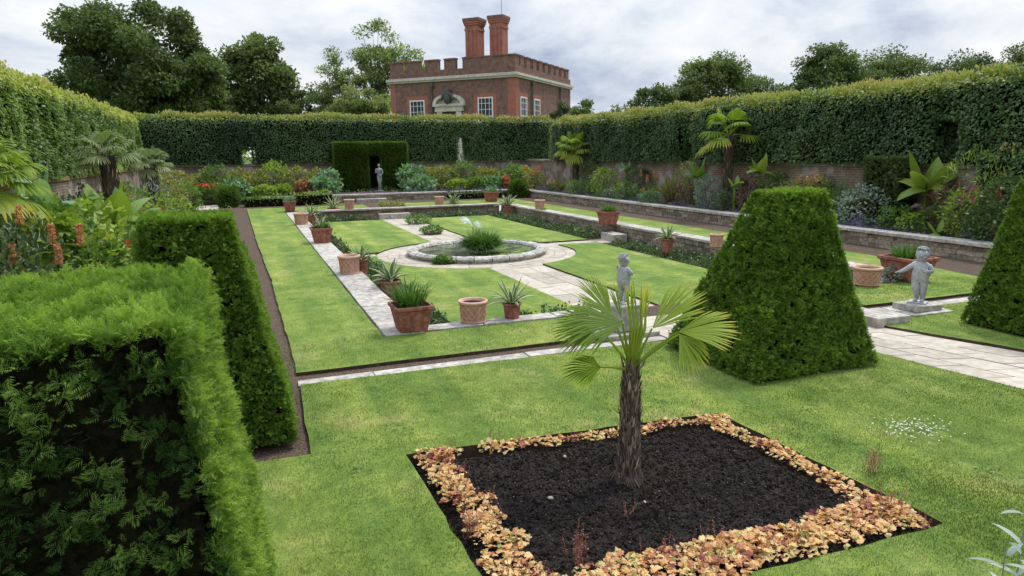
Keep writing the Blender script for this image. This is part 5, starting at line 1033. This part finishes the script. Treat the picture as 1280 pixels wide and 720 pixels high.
def child(pose):
    J = {'pelvis': ((0, 0, .36), (.085, .075)), 'belly': ((0, -.015, .45), (.09, .082)), 'chest': ((0, 0, .54), (.088, .07)), 'neck': ((0, 0, .6), .052), 'jaw': ((0, -.012, .655), .066), 'head': ((0, -.005, .715), .088), 'crown': ((0, .005, .775), .066),
         'hipl': ((.052, 0, .32), .066), 'kneel': ((.055, -.02, .195), .047), 'calfl': ((.055, .0, .13), .042), 'anklel': ((.052, .01, .045), .027), 'toel': ((.06, -.065, .022), .024),
         'hipr': ((-.05, 0, .32), .066), 'kneer': ((-.035, -.055, .2), .047), 'calfr': ((-.025, -.02, .13), .042), 'ankler': ((-.022, 0, .045), .027), 'toer': ((-.04, -.075, .022), .024)}
    E = [('pelvis', 'belly'), ('belly', 'chest'), ('chest', 'neck'), ('neck', 'jaw'), ('jaw', 'head'), ('head', 'crown'), ('pelvis', 'hipl'), ('hipl', 'kneel'), ('kneel', 'calfl'), ('calfl', 'anklel'), ('anklel', 'toel'), ('pelvis', 'hipr'), ('hipr', 'kneer'), ('kneer', 'calfr'), ('calfr', 'ankler'), ('ankler', 'toer')]
    if pose == 'reach': arms = {'shr': ((-.088, 0, .565), .042), 'elr': ((-.165, -.02, .495), .034), 'wrr': ((-.25, -.05, .44), .023), 'har': ((-.285, -.065, .43), .024), 'shl': ((.088, 0, .565), .042), 'ell': ((.15, .0, .465), .034), 'wrl': ((.075, -.085, .475), .024), 'hal': ((.04, -.095, .5), .024)}; hd = ((-1, -.3, -.1), (0, 0, 1), (-.8, 0, .5), (0, -1, .2))
    else: arms = {'shr': ((-.088, 0, .565), .042), 'elr': ((-.13, -.07, .48), .034), 'wrr': ((-.03, -.12, .5), .023), 'har': ((.01, -.125, .51), .024), 'shl': ((.088, 0, .565), .042), 'ell': ((.13, -.06, .47), .034), 'wrl': ((.04, -.13, .46), .024), 'hal': ((0, -.135, .46), .024)}; hd = ((1, 0, .1), (0, -1, 0), (-1, 0, 0), (0, -1, 0))
    J.update(arms); E += [('chest', 'shr'), ('shr', 'elr'), ('elr', 'wrr'), ('wrr', 'har'), ('chest', 'shl'), ('shl', 'ell'), ('ell', 'wrl'), ('wrl', 'hal')]
    J = {k: (v[0], tuple(q*1.13 for q in v[1]) if isinstance(v[1], tuple) else v[1]*1.13) for k, v in J.items()}; hands(J, E, 'har', hd[0], hd[1], .028); hands(J, E, 'hal', hd[2], hd[3], .028); return J, E
def curls(t, c, r, mat, n=90, back=.2):
    m = MB(); u = unit(rng.normal(size=(n*3, 3))); u = u[(u[:, 2] > .6) | ((u[:, 1] > back) & (u[:, 2] > -.4))][:n]
    for q in u: p = V(*c)+q*r; lathe(m, [(.001, -.013), (.013, -.005), (.013, .005), (.001, .013)], 6, p)
    m.build('hair', mat, t, smooth=True)
def face(t, c, r, mat):
    m = MB(); c = V(*c)
    for (x, z, s) in ((0, -.08, .17), (0, -.02, .1)): lathe(m, [(.001, -s*r), (s*r, -s*r*.3), (s*r*.8, s*r*.6), (.001, s*r)], 8, c+V(x*r, -1.0*r, z*r))
    for x in (-.36, .36): lathe(m, [(.001, -.09*r), (.12*r, 0), (.001, .09*r)], 8, c+V(x*r, -.9*r, .1*r)); lathe(m, [(.001, -.2*r), (.1*r, 0), (.001, .2*r)], 8, c+V(x*2.75*r, 0, -.05*r)); lathe(m, [(.001, -.2*r), (.22*r, 0), (.001, .2*r)], 8, c+V(x*1.2*r, -.78*r, -.3*r))
    lathe(m, [(.001, -.05*r), (.17*r, 0), (.001, .05*r)], 8, c+V(0, -.93*r, -.42*r)); m.build('face', mat, t, smooth=True)
def plinth(m_, w_, d_, z0, z1): box(m_, -w_/2, w_/2, -d_/2, d_/2, z0, z1, .5, .006)
def face_dir(b, turn=0.): return math.atan2(-b[1], -b[0])+PI/2+turn
def cherub(px, py, s, label, pose, turn, hz):
    b = at(px, py, 0); t = thing('cherub_statue', (b[0], b[1], hz), label, 'statue', rz=face_dir(b, turn), s=s)
    J, E = child(pose); skinned('body', J, E, 'statue_lead', t); curls(t, (0, 0, .735), .088, 'statue_lead'); face(t, (0, -.005, .705), .09, 'statue_lead'); m = MB(); box(m, -.12, .12, -.12, .1, -.025, .012, .5, .003); m.build('base', 'statue_lead', t); return b
b = cherub(1146, 388, 1.06, 'small grey cherub statue reaching out on the right of the path', 'reach', -.15, .135)
q = thing('stone_plinth', (b[0], b[1], -.045), 'two tier weathered stone plinth under the right cherub', 'plinth', rz=.0); m = MB(); plinth(m, .85, .6, 0, .07); m.build('lower_slab', 'coping', q, bevel=.015); m = MB(); plinth(m, .56, .42, .071, .165); m.build('upper_block', 'coping', q, bevel=.015)
b = cherub(778, 415, .84, 'grey child statue with folded arms behind the small palm', 'fold', 2.4, .43)
q = thing('stone_plinth', (b[0], b[1], -.045), 'stone plinth hidden behind the small palm', 'plinth'); m = MB(); plinth(m, .85, .6, 0, .09); m.build('lower_slab', 'coping', q, bevel=.015); m = MB(); plinth(m, .42, .38, .091, .46); m.build('upper_block', 'coping', q, bevel=.015)
m = MB(); bb = at(1112, 405, 0); box(m, -.32, .32, -.28, .28, -.0, .15, .5, .006); o = m.build('stone_block', 'coping', bevel=.015); o.location = (bb[0]+.05, bb[1]+.25, -.045); tag(o, 'low stone step block left of the cherub plinth', 'stone')
def lady():
    J = {'pelvis': ((.02, 0, .92), (.15, .11)), 'waist': ((0, 0, 1.08), (.115, .09)), 'chest': ((0, 0, 1.27), (.14, .1)), 'neck': ((0, 0, 1.42), .048), 'jaw': ((0, -.015, 1.48), .06), 'head': ((0, -.01, 1.55), .085), 'crown': ((0, .02, 1.62), .06),
         'hipl': ((.09, 0, .84), .095), 'kneel': ((.07, -.04, .48), .062), 'anklel': ((.06, .02, .08), .036), 'toel': ((.08, -.12, .03), .032), 'hipr': ((-.07, 0, .84), .095), 'kneer': ((-.02, -.09, .49), .062), 'ankler': ((-.04, .0, .08), .036), 'toer': ((-.06, -.13, .03), .032),
         'shr': ((-.17, 0, 1.33), .055), 'elr': ((-.2, -.08, 1.08), .043), 'wrr': ((-.06, -.16, 1.2), .03), 'har': ((.02, -.16, 1.26), .03), 'shl': ((.17, 0, 1.33), .055), 'ell': ((.22, -.02, 1.07), .043), 'wrl': ((.1, -.14, .92), .03), 'hal': ((.04, -.16, .88), .03)}
    E = [('pelvis', 'waist'), ('waist', 'chest'), ('chest', 'neck'), ('neck', 'jaw'), ('jaw', 'head'), ('head', 'crown'), ('pelvis', 'hipl'), ('hipl', 'kneel'), ('kneel', 'anklel'), ('anklel', 'toel'), ('pelvis', 'hipr'), ('hipr', 'kneer'), ('kneer', 'ankler'), ('ankler', 'toer'), ('chest', 'shr'), ('shr', 'elr'), ('elr', 'wrr'), ('wrr', 'har'), ('chest', 'shl'), ('shl', 'ell'), ('ell', 'wrl'), ('wrl', 'hal')]
    hands(J, E, 'har', (.8, 0, .6), (0, -1, 0), .035); hands(J, E, 'hal', (-.8, 0, -.5), (0, -1, 0), .035); return J, E
b = V(7.68, 41.55, .3); t = thing('bronze_statue', (b[0], b[1], .38), 'slender grey statue of a woman in the arbour doorway', 'statue', rz=face_dir(b), s=.95); J, E = lady(); skinned('body', J, E, 'statue_bronze', t); curls(t, (0, .015, 1.57), .075, 'statue_bronze', 50); face(t, (0, -.01, 1.545), .085, 'statue_bronze'); m = MB(); lathe(m, [(.001, -.045), (.28, -.045), (.28, -.01), (.25, .0), (.001, .003)], 16); m.build('base', 'statue_bronze', t)
# finial in the far hedge gap, sunlit bush through the other gap
b = V(13.4, 43.2, 2.05); t = thing('stone_finial', b, 'pale stone finial in the gap of the far hedge', 'finial'); m = MB(); lathe(m, [(.16, 0), (.16, .1), (.09, .14), (.07, .3), (.16, .45), (.2, .62), (.15, .78), (.06, .86), (.09, .95), (.001, 1.05)], 16); m.build('urn', 'coping', t, smooth=True); t.scale = (.6, .6, .5); m = MB(); box(m, -.2, .2, -.2, .2, -.02, .02); m.build('base', 'limestone', t)
bush(V(.5, 49, -.03), 'bright sunlit bush seen through the gap in the far hedge', 2.4, 4.2, 'bushlime', .2, n=4500)
m = MB(); b = at(258, 262, 0); box(m, -.5, .5, -1.6, 1.6, 0, .1, .5, .01); o = m.build('stone_slab', 'flag', bevel=.02); o.location = (b[0], b[1]+1, -.07); tag(o, 'pale stone slab lying at the far end of the left border', 'stone')

# ------------------------------------------------------------------ close plant at the lower right corner
b = CAM+RC @ _d(1284, 668)*2.7/F; t = thing('willow_leaf_plant', (b[0], b[1], -.02), 'tall narrow leaved plant poking in at the lower right corner', 'plant')
m = MB(); H = b[2]+.05
for i in range(7):
    p1 = V(rng.normal(0, .07), rng.normal(0, .07), H*rng.uniform(.8, 1.02)); tube(m, [(p1[0]*.3, p1[1]*.3, 0), p1*V(.8, .8, .6), p1], [.005, .004, .002], 5, .5)
    for k in range(11): q = p1*V(.85, .85, 1)*(1-k*.06); a = k*2.4+i; blade(m, q, V(math.cos(a), math.sin(a), .5), rng.uniform(.1, .16), .013, .7, rng.uniform(.4, 1), None, 5)
m.build('leafy_stem', 'bushgrey', t)

# ------------------------------------------------------------------ trees
def tree(px, py_top, wpx, dist, mat, label, dens=1., trunk=.35, shape=1., base=.28, leaf=.3, open_=.5, nm_='broadleaf_tree', nl=9000, py_bot=None, lean=0.):
    top = onY(px, py_top, dist); k = depth(top)/F; W = wpx*k/2; Ht = top[2]+.03; t = thing(nm_, (top[0], dist, -.03), label, 'tree'); zb = Ht*base; zc = (Ht+zb)/2; hc = (Ht-zb)/2; W *= 1.1
    nc = int(80*dens); u = unit(rng.normal(size=(nc, 3))); rad = (open_+(1-open_)*rng.random(nc)**.6); c = u*rad[:, None]*V(W*.88, W*.8, hc*.9)
    c[:, :2] *= (1-.3*shape*np.clip(c[:, 2]/hc, 0, 1)**2)[:, None]; c += noise(c, .35, int(rng.integers(50)))[:, None]*V(W*.12, 0, hc*.08); c[:, 2] += zc; c[:, 0] += lean*(c[:, 2]-zb)
    m = MB(); tr = trunk; z1 = zb+hc*.7; tube(m, [(0, 0, -.3), (.05*W*lean, 0, zb*.6), (lean*(z1-zb)*.5, 0, z1)], [tr*1.25, tr, tr*.5], 9)
    for q in c[:: max(1, nc//40)]:
        s = V(lean*(z1-zb)*.3, 0, rng.uniform(zb*.75, z1)); mid = s*.5+q*.5+V(0, 0, .08*hc); tube(m, [s, s*.7+mid*.3+rng.normal(0, .08, 3), mid, q], [tr*.38, tr*.28, tr*.17, tr*.05], 6)
    m.build('trunk', 'bark', t, smooth=True)
    n = int(nl*dens*2.3); leaf = leaf*(1.15 if dist > 83 else .85); ci = rng.integers(0, nc, n); cr_ = rng.uniform(.13, .27, nc)*min(W, hc)*(1.2-.2*dens); cr_ *= 1.3 if dist > 83 else 1.05; uu = unit(rng.normal(size=(n, 3))); p = c[ci]+uu*(cr_[ci]*rng.random(n)**.45)[:, None]*V(1.15, 1.15, .72)
    ctint = rng.normal(0, .13, nc); ti = np.clip(.42+ctint[ci]+rng.normal(0, .15, n), 0, 1); m = MB(); inst(m, *LEAFQ, p, frames(uu*.4+rng.normal(0, .6, (n, 3)), V(0, 0, 1)+rng.normal(0, .5, (n, 3))), leaf*rng.uniform(.6, 1.3, n), ti); m.build('crown', mat, t); return t
tree(160, -14, 205, 75, 'tree_dark', 'large dark spreading tree above the left hedge', 2.1, .62, .25, .2, .42, .35, nl=15000)
tree(232, 62, 95, 82, 'tree_dark', 'dark lower tree just right of the large spreading tree', 1.2, .35, .3, .2, .38, .4, nl=9000)
tree(318, 36, 96, 86, 'tree_mid', 'mid green tree with bushy top between the large tree and the airy ones', 1.2, .35, .5, .12, .36, .45)
tree(283, 100, 60, 90, 'tree_mid', 'low mid green tree filling the gap above the hedge', .7, .25, .3, .1, .4, .4, nl=7000)
tree(375, 108, 60, 80, 'tree_mid', 'low dark tree left of the airy trees', .8, .25, .2, .1, .36, .4, nl=6000)
tree(418, 58, 74, 78, 'tree_light', 'airy left hand tree with thin layered branches', .7, .22, .6, .15, .32, .3, nl=6000)
tree(466, 16, 78, 80, 'tree_light', 'tallest airy tree beside the brick building', .75, .24, .2, .3, .32, .3, nl=6500, lean=.02)
tree(450, 100, 90, 74, 'tree_light', 'bright bushy tree low in front of the airy trees', 1.1, .25, .2, .05, .34, .4, nl=8000)
tree(515, 54, 60, 95, 'tree_light', 'thin tree top showing over the left end of the battlements', .5, .22, .4, .4, .38, .3, nl=4000)
tree(820, 98, 64, 95, 'tree_dark', 'small rounded dark tree, leftmost behind the right hedge', .9, .3, .3, .1, .36, .4)
tree(888, 64, 104, 100, 'tree_mid', 'large domed tree behind the right hedge, tallest left of the gap', 1.4, .5, .4, .15, .42, .4, nl=10000)
tree(856, 104, 50, 96, 'tree_dark', 'low dark tree between the small rounded tree and the domed tree', .7, .3, .4, .1, .36, .4)
tree(962, 86, 88, 105, 'tree_dark', 'low broad tree right of the domed tree', .9, .4, .4, .1, .42, .4)
tree(1034, 51, 96, 85, 'tree_dark', 'dark dense round tree behind the middle of the right hedge', 1.5, .45, .5, .1, .36, .45, nl=11000)
tree(1085, 78, 60, 88, 'tree_dark', 'low dark tree in the dip right of the dense round tree', .7, .3, .4, .1, .36, .4)
tree(1120, 56, 100, 92, 'tree_mid', 'broad olive green tree with lighter right side', 1.1, .4, .4, .15, .38, .4)
tree(1165, 74, 40, 95, 'tree_dark', 'narrow dark tree tucked between two broad trees on the right', .6, .3, .4, .1, .36, .4, nl=5000)
tree(1210, 54, 112, 88, 'tree_dark', 'wide dark tree second from the right edge', 1.3, .4, .5, .1, .38, .45, nl=10000)
tree(1284, 50, 90, 84, 'tree_mid', 'tree cut by the right edge above the hedge', 1., .4, .5, .1, .38, .4)
tree(728, 122, 40, 150, 'tree_mid', 'distant bluish tree right of the brick building', .8, .3, .4, .1, .55, .4, nl=5000)
tree(700, 126, 34, 56, 'bushdark', 'small dark tree in front of the side wall of the building', .7, .12, .2, .3, .17, .4, nl=6000)
for i, (px, pt, wp, lab) in enumerate(((350, 118, 50, 'low hedge line tree in the gap left of the low dark tree'), (780, 132, 60, 'faint low tree line beyond the right hedge dip'), (200, 120, 80, 'low dark foliage beneath the large spreading tree'), (990, 104, 60, 'low dark tree left of the dense round tree'), (1250, 78, 50, 'low dark tree between the wide tree and the cut tree'))): tree(px, pt, wp, 100 if px > 700 else 88, 'tree_dark' if i != 1 else 'tree_mid', lab, .7, .25, .2, .08, .4, .4, nl=5000)

# ------------------------------------------------------------------ brick banqueting house
def house():
    dR = RC @ _d(1030, 188); dR = unit(V(dR[0], dR[1], 0)); dL = V(-dR[1], dR[0], 0)   # right facade recedes along dR, front runs along dL to the left
    rc = RC @ _d(645, 150); hn = math.hypot(rc[0], rc[1]); C0 = CAM+rc*(60/hn); C0 = V(C0[0], C0[1], 0)
    def hit(px, py, d, off=0.):       # distance along d from the corner where the picture column px meets the facade, and its height
        r = RC @ _d(px, py); A = np.array([[r[0], -d[0]], [r[1], -d[1]]]); s, u = np.linalg.solve(A, (C0+dR*off)[:2]); return u, CAM[2]+r[2]*s
    LF = hit(487.5, 100, dL)[0]; LR = hit(713, 110, dR)[0]; zc = hit(645, 95.5, dL)[1]; zt = hit(645, 66, dL)[1]; zn = hit(560, 83, dL)[1]
    zn = zc+(zt-zc)*.52
    rz = math.atan2(-dL[1], -dL[0]); t = thing('brick_house', (*C0[:2], -.03), 'battlemented red brick house with white sash windows and two tall chimneys', 'building', rz=rz)
    # local: x = -u along the front (corner at 0), y = depth along dR
    print('house', LF, LR, zc, zt)
    m = MB(); box(m, -LF, 0, 0, LR, 0, zc); m.build('wall', 'brick_house', t)
    m = MB(); box(m, -LF-.16, .16, -.16, LR+.16, zc+.002, zc+.16); box(m, -LF-.28, .28, -.28, LR+.28, zc+.162, zc+.36); box(m, -LF-.1, .1, -.1, LR+.1, zc+.362, zc+.42); m.build('cornice', 'limestone', t)
    m = MB(); z0 = zc+.36; th = .42
    box(m, -LF, 0, 0, th, z0, zn); box(m, -LF, 0, LR-th, LR, z0, zn); box(m, -LF, -LF+th, th, LR-th, z0, zn); box(m, -th, 0, th, LR-th, z0, zn)
    def mer(a, b, ax): 
        if ax == 'f': box(m, a, b, 0, th, zn, zt-.12); box(m, a-.05, b+.05, -.05, th+.05, zt-.12, zt)
        else: box(m, -th, 0, a, b, zn, zt-.12); box(m, -th-.05, .05, a-.05, b+.05, zt-.12, zt)
    for p0, p1 in ((487.5, 501), (506, 524.5), (531, 547.5), (555, 569), (578, 645)): mer(-hit(p0, 80, dL)[0], -max(.0, hit(p1, 80, dL)[0]), 'f')
    nmr = 9; yy = .0
    for i in range(nmr): a = .9+(LR-.9)*i/nmr; mer(a+.12, a+(LR-.9)/nmr*.62, 's')
    mer(0.43, .8, 's'); m.build('parapet', 'brick_house', t)
    m = MB(); box(m, -LF+th, -th, th, LR-th, zc+.1, zc+.5); m.build('roof', 'lead_pipe', t)
    # quoins and window dressings of brighter brick
    m = MB(); box(m, -.75, .012, -.012, .0, .3, zc-.004); box(m, .0, .012, .0, .75, .3, zc-.004); m.build('brick_quoins', 'brick_red', t); m = MB(); box(m, -LF-.01, -LF+.55, -.012, 0, .3, zc-.004); m.build('brick_quoins', 'brick_red', t)
    def window(u0, u1, zt_, h, side):
        w_ = u1-u0; cu = (u0+u1)/2; s = bpy.data.objects.new('window', None)
        mm = MB(); 
        def bx(a, b, n0, n1, z0_, z1_):
            if side == 'f': box(mm, a, b, -n1, -n0, z0_, z1_)
            else: box(mm, n0, n1, a, b, z0_, z1_)
        bx(u0-.32, u0, .0, .02, zt_-h, zt_+.3); bx(u1, u1+.32, 0, .02, zt_-h, zt_+.3); bx(u0, u1, 0, .022, zt_, zt_+.34); mm.build('window_surround', 'brick_red', t)
        mm = MB(); f = .11
        bx(u0, u0+f, .0, .07, zt_-h, zt_); bx(u1-f, u1, 0, .07, zt_-h, zt_); bx(u0+f, u1-f, 0, .068, zt_-f, zt_); bx(u0+f, u1-f, 0, .068, zt_-h, zt_-h+f); bx(u0+f, u1-f, .0, .06, zt_-h*.52-.035, zt_-h*.52+.035)
        for k in (1, 2, 3): x = u0+w_*k/4; bx(x-.018, x+.018, .0, .05, zt_-h+f, zt_-f)
        for k in range(1, 6):
            if k != 3: z = zt_-h*k/6; bx(u0+f, u1-f, .0, .052, z-.018, z+.018)
        bx(u0-.06, u1+.06, 0, .12, zt_-h-.08, zt_-h-.002); wo = mm.build('window', 'white_paint', t); mm = MB(); bx(u0+.02, u1-.02, .002, .02, zt_-h+.02, zt_-.02); mm.build('pane', 'pane', wo)
    for p0, p1 in ((512.5, 531), (597.5, 616.5)): window(-hit(p0, 130, dL)[0], -hit(p1, 130, dL)[0], hit(605, 121, dL)[1], 3.1, 'f')
    for p0, p1 in ((650, 658), (667, 674.5)): window(hit(p0, 130, dR)[0], hit(p1, 130, dR)[0], hit(605, 121, dL)[1], 3.1, 's')
    # door case
    d0, d1 = -hit(546, 130, dL)[0], -hit(579, 130, dL)[0]; ze = hit(562, 132.5, dL)[1]; cx_ = (d0+d1)/2; hw = (d1-d0)/2
    m = MB(); box(m, d0-.22, d1+.22, -.42, 0, ze, ze+.2); box(m, d0-.05, d1+.05, -.3, 0, ze-.45, ze); box(m, d0+.12, d0+.62, -.24, 0, 1., ze-.45); box(m, d1-.62, d1-.12, -.24, 0, 1., ze-.45)
    an = np.linspace(0, PI, 21); R1 = hw+.22; R2 = hw-.1; hh = .85
    pts1 = np.c_[np.cos(an)*R1, np.sin(an)*hh]; pts2 = np.c_[np.cos(an)*R2, np.sin(an)*(hh-.22)]; v = []
    for y in (-.42, 0.):
        for P_ in (pts1, pts2): v += [(cx_+a, y, ze+.2+b_) for a, b_ in P_]
    v = np.array(v); n = 21; f = []
    for i in range(n-1): f += [[i, i+1, n+i+1, n+i], [i, 2*n+i, 2*n+i+1, i+1], [n+i, n+i+1, 3*n+i+1, 3*n+i]]
    m.add(v, np.array(f)); vv = np.r_[[[cx_, -.1, ze+.2]], np.c_[cx_+pts2[:, 0], np.full(n, -.1), ze+.2+pts2[:, 1]]]; m.add(vv, np.array([[0, i+1, i+2] for i in range(n-1)])); m.build('door_case', 'limestone', t)
    m = MB(); box(m, d0+.63, d1-.63, -.05, -.002, 1., ze-.46); m.build('door', 'bark', t)
    m = MB(); lathe(m, [(.001, -.75), (.3, -.5), (.36, 0), (.22, .3), (.34, .55), (.001, .8)], 10, (cx_, -.4, ze+.85)); 
    for s in (-1, 1): tube(m, [(cx_, -.45, ze+1.1), (cx_+s*.4, -.5, ze+.95), (cx_+s*.6, -.5, ze+.45)], [.2, .17, .06], 7)
    m.build('carved_crest', 'lead_pipe', t, smooth=True)
    for p0, d, sd in ((540.5, dL, 'f'), (664, dR, 's'), (699, dR, 's')):
        u = hit(p0, 120, d)[0]; m = MB(); q = (-u, -.12) if sd == 'f' else (.12, u); tube(m, [(*q, .2), (*q, zc-.25)], .075, 8); box(m, q[0]-.16, q[0]+.16, q[1]-.12, q[1]+.12, zc-.45, zc-.1); m.build('drainpipe', 'lead_pipe', t)
    for p0, p1, py, off in ((583, 604.5, 23.5, 2.2), (613, 634.5, 20, 2.6)):
        a = -hit(p0, 60, dL, off)[0]; b = -hit(p1, 60, dL, off)[0]; z_t = hit((p0+p1)/2, py, dL, off)[1]; w_ = (b-a)*.8; cx_ = (a+b)/2; m = MB(); hw = w_/2*.92
        def oc(r, z0_, z1_): box(m, cx_-r, cx_+r, off-r, off+r, z0_, z1_)
        oc(hw*1.12, zc+.4, zt+.25); oc(hw*.98, zt+.25, z_t-1.05); oc(hw*1.05, zt+2., zt+2.12) if False else None
        for s in (-1, 1):
            for q in (-.62, 0, .62): box(m, cx_+q*hw-.1, cx_+q*hw+.1, off+s*hw*.98-.05, off+s*hw*.98+.05, zt+.3, z_t-1.06)
        oc(hw*1.06, z_t-1.05, z_t-.9); oc(hw*1.0, z_t-.9, z_t-.6); oc(hw*1.12, z_t-.6, z_t-.42); oc(hw*1.2, z_t-.42, z_t-.25); ch = m.build('chimney', 'brick_red', t); m = MB(); oc2 = hw*1.26; box(m, cx_-oc2, cx_+oc2, off-oc2, off+oc2, z_t-.25, z_t); m.build('chimney_cap', 'brick_house', ch)
    m = MB(); q = -hit(627, 20, dL, 2.7)[0]; tube(m, [(q, 2.7, zt), (q, 2.7, zt+5.2)], .02, 5); m.build('lightning_rod', 'lead_pipe', t)
house()
print('faces', sum(len(o.data.polygons) for o in bpy.data.objects if o.type == 'MESH'))
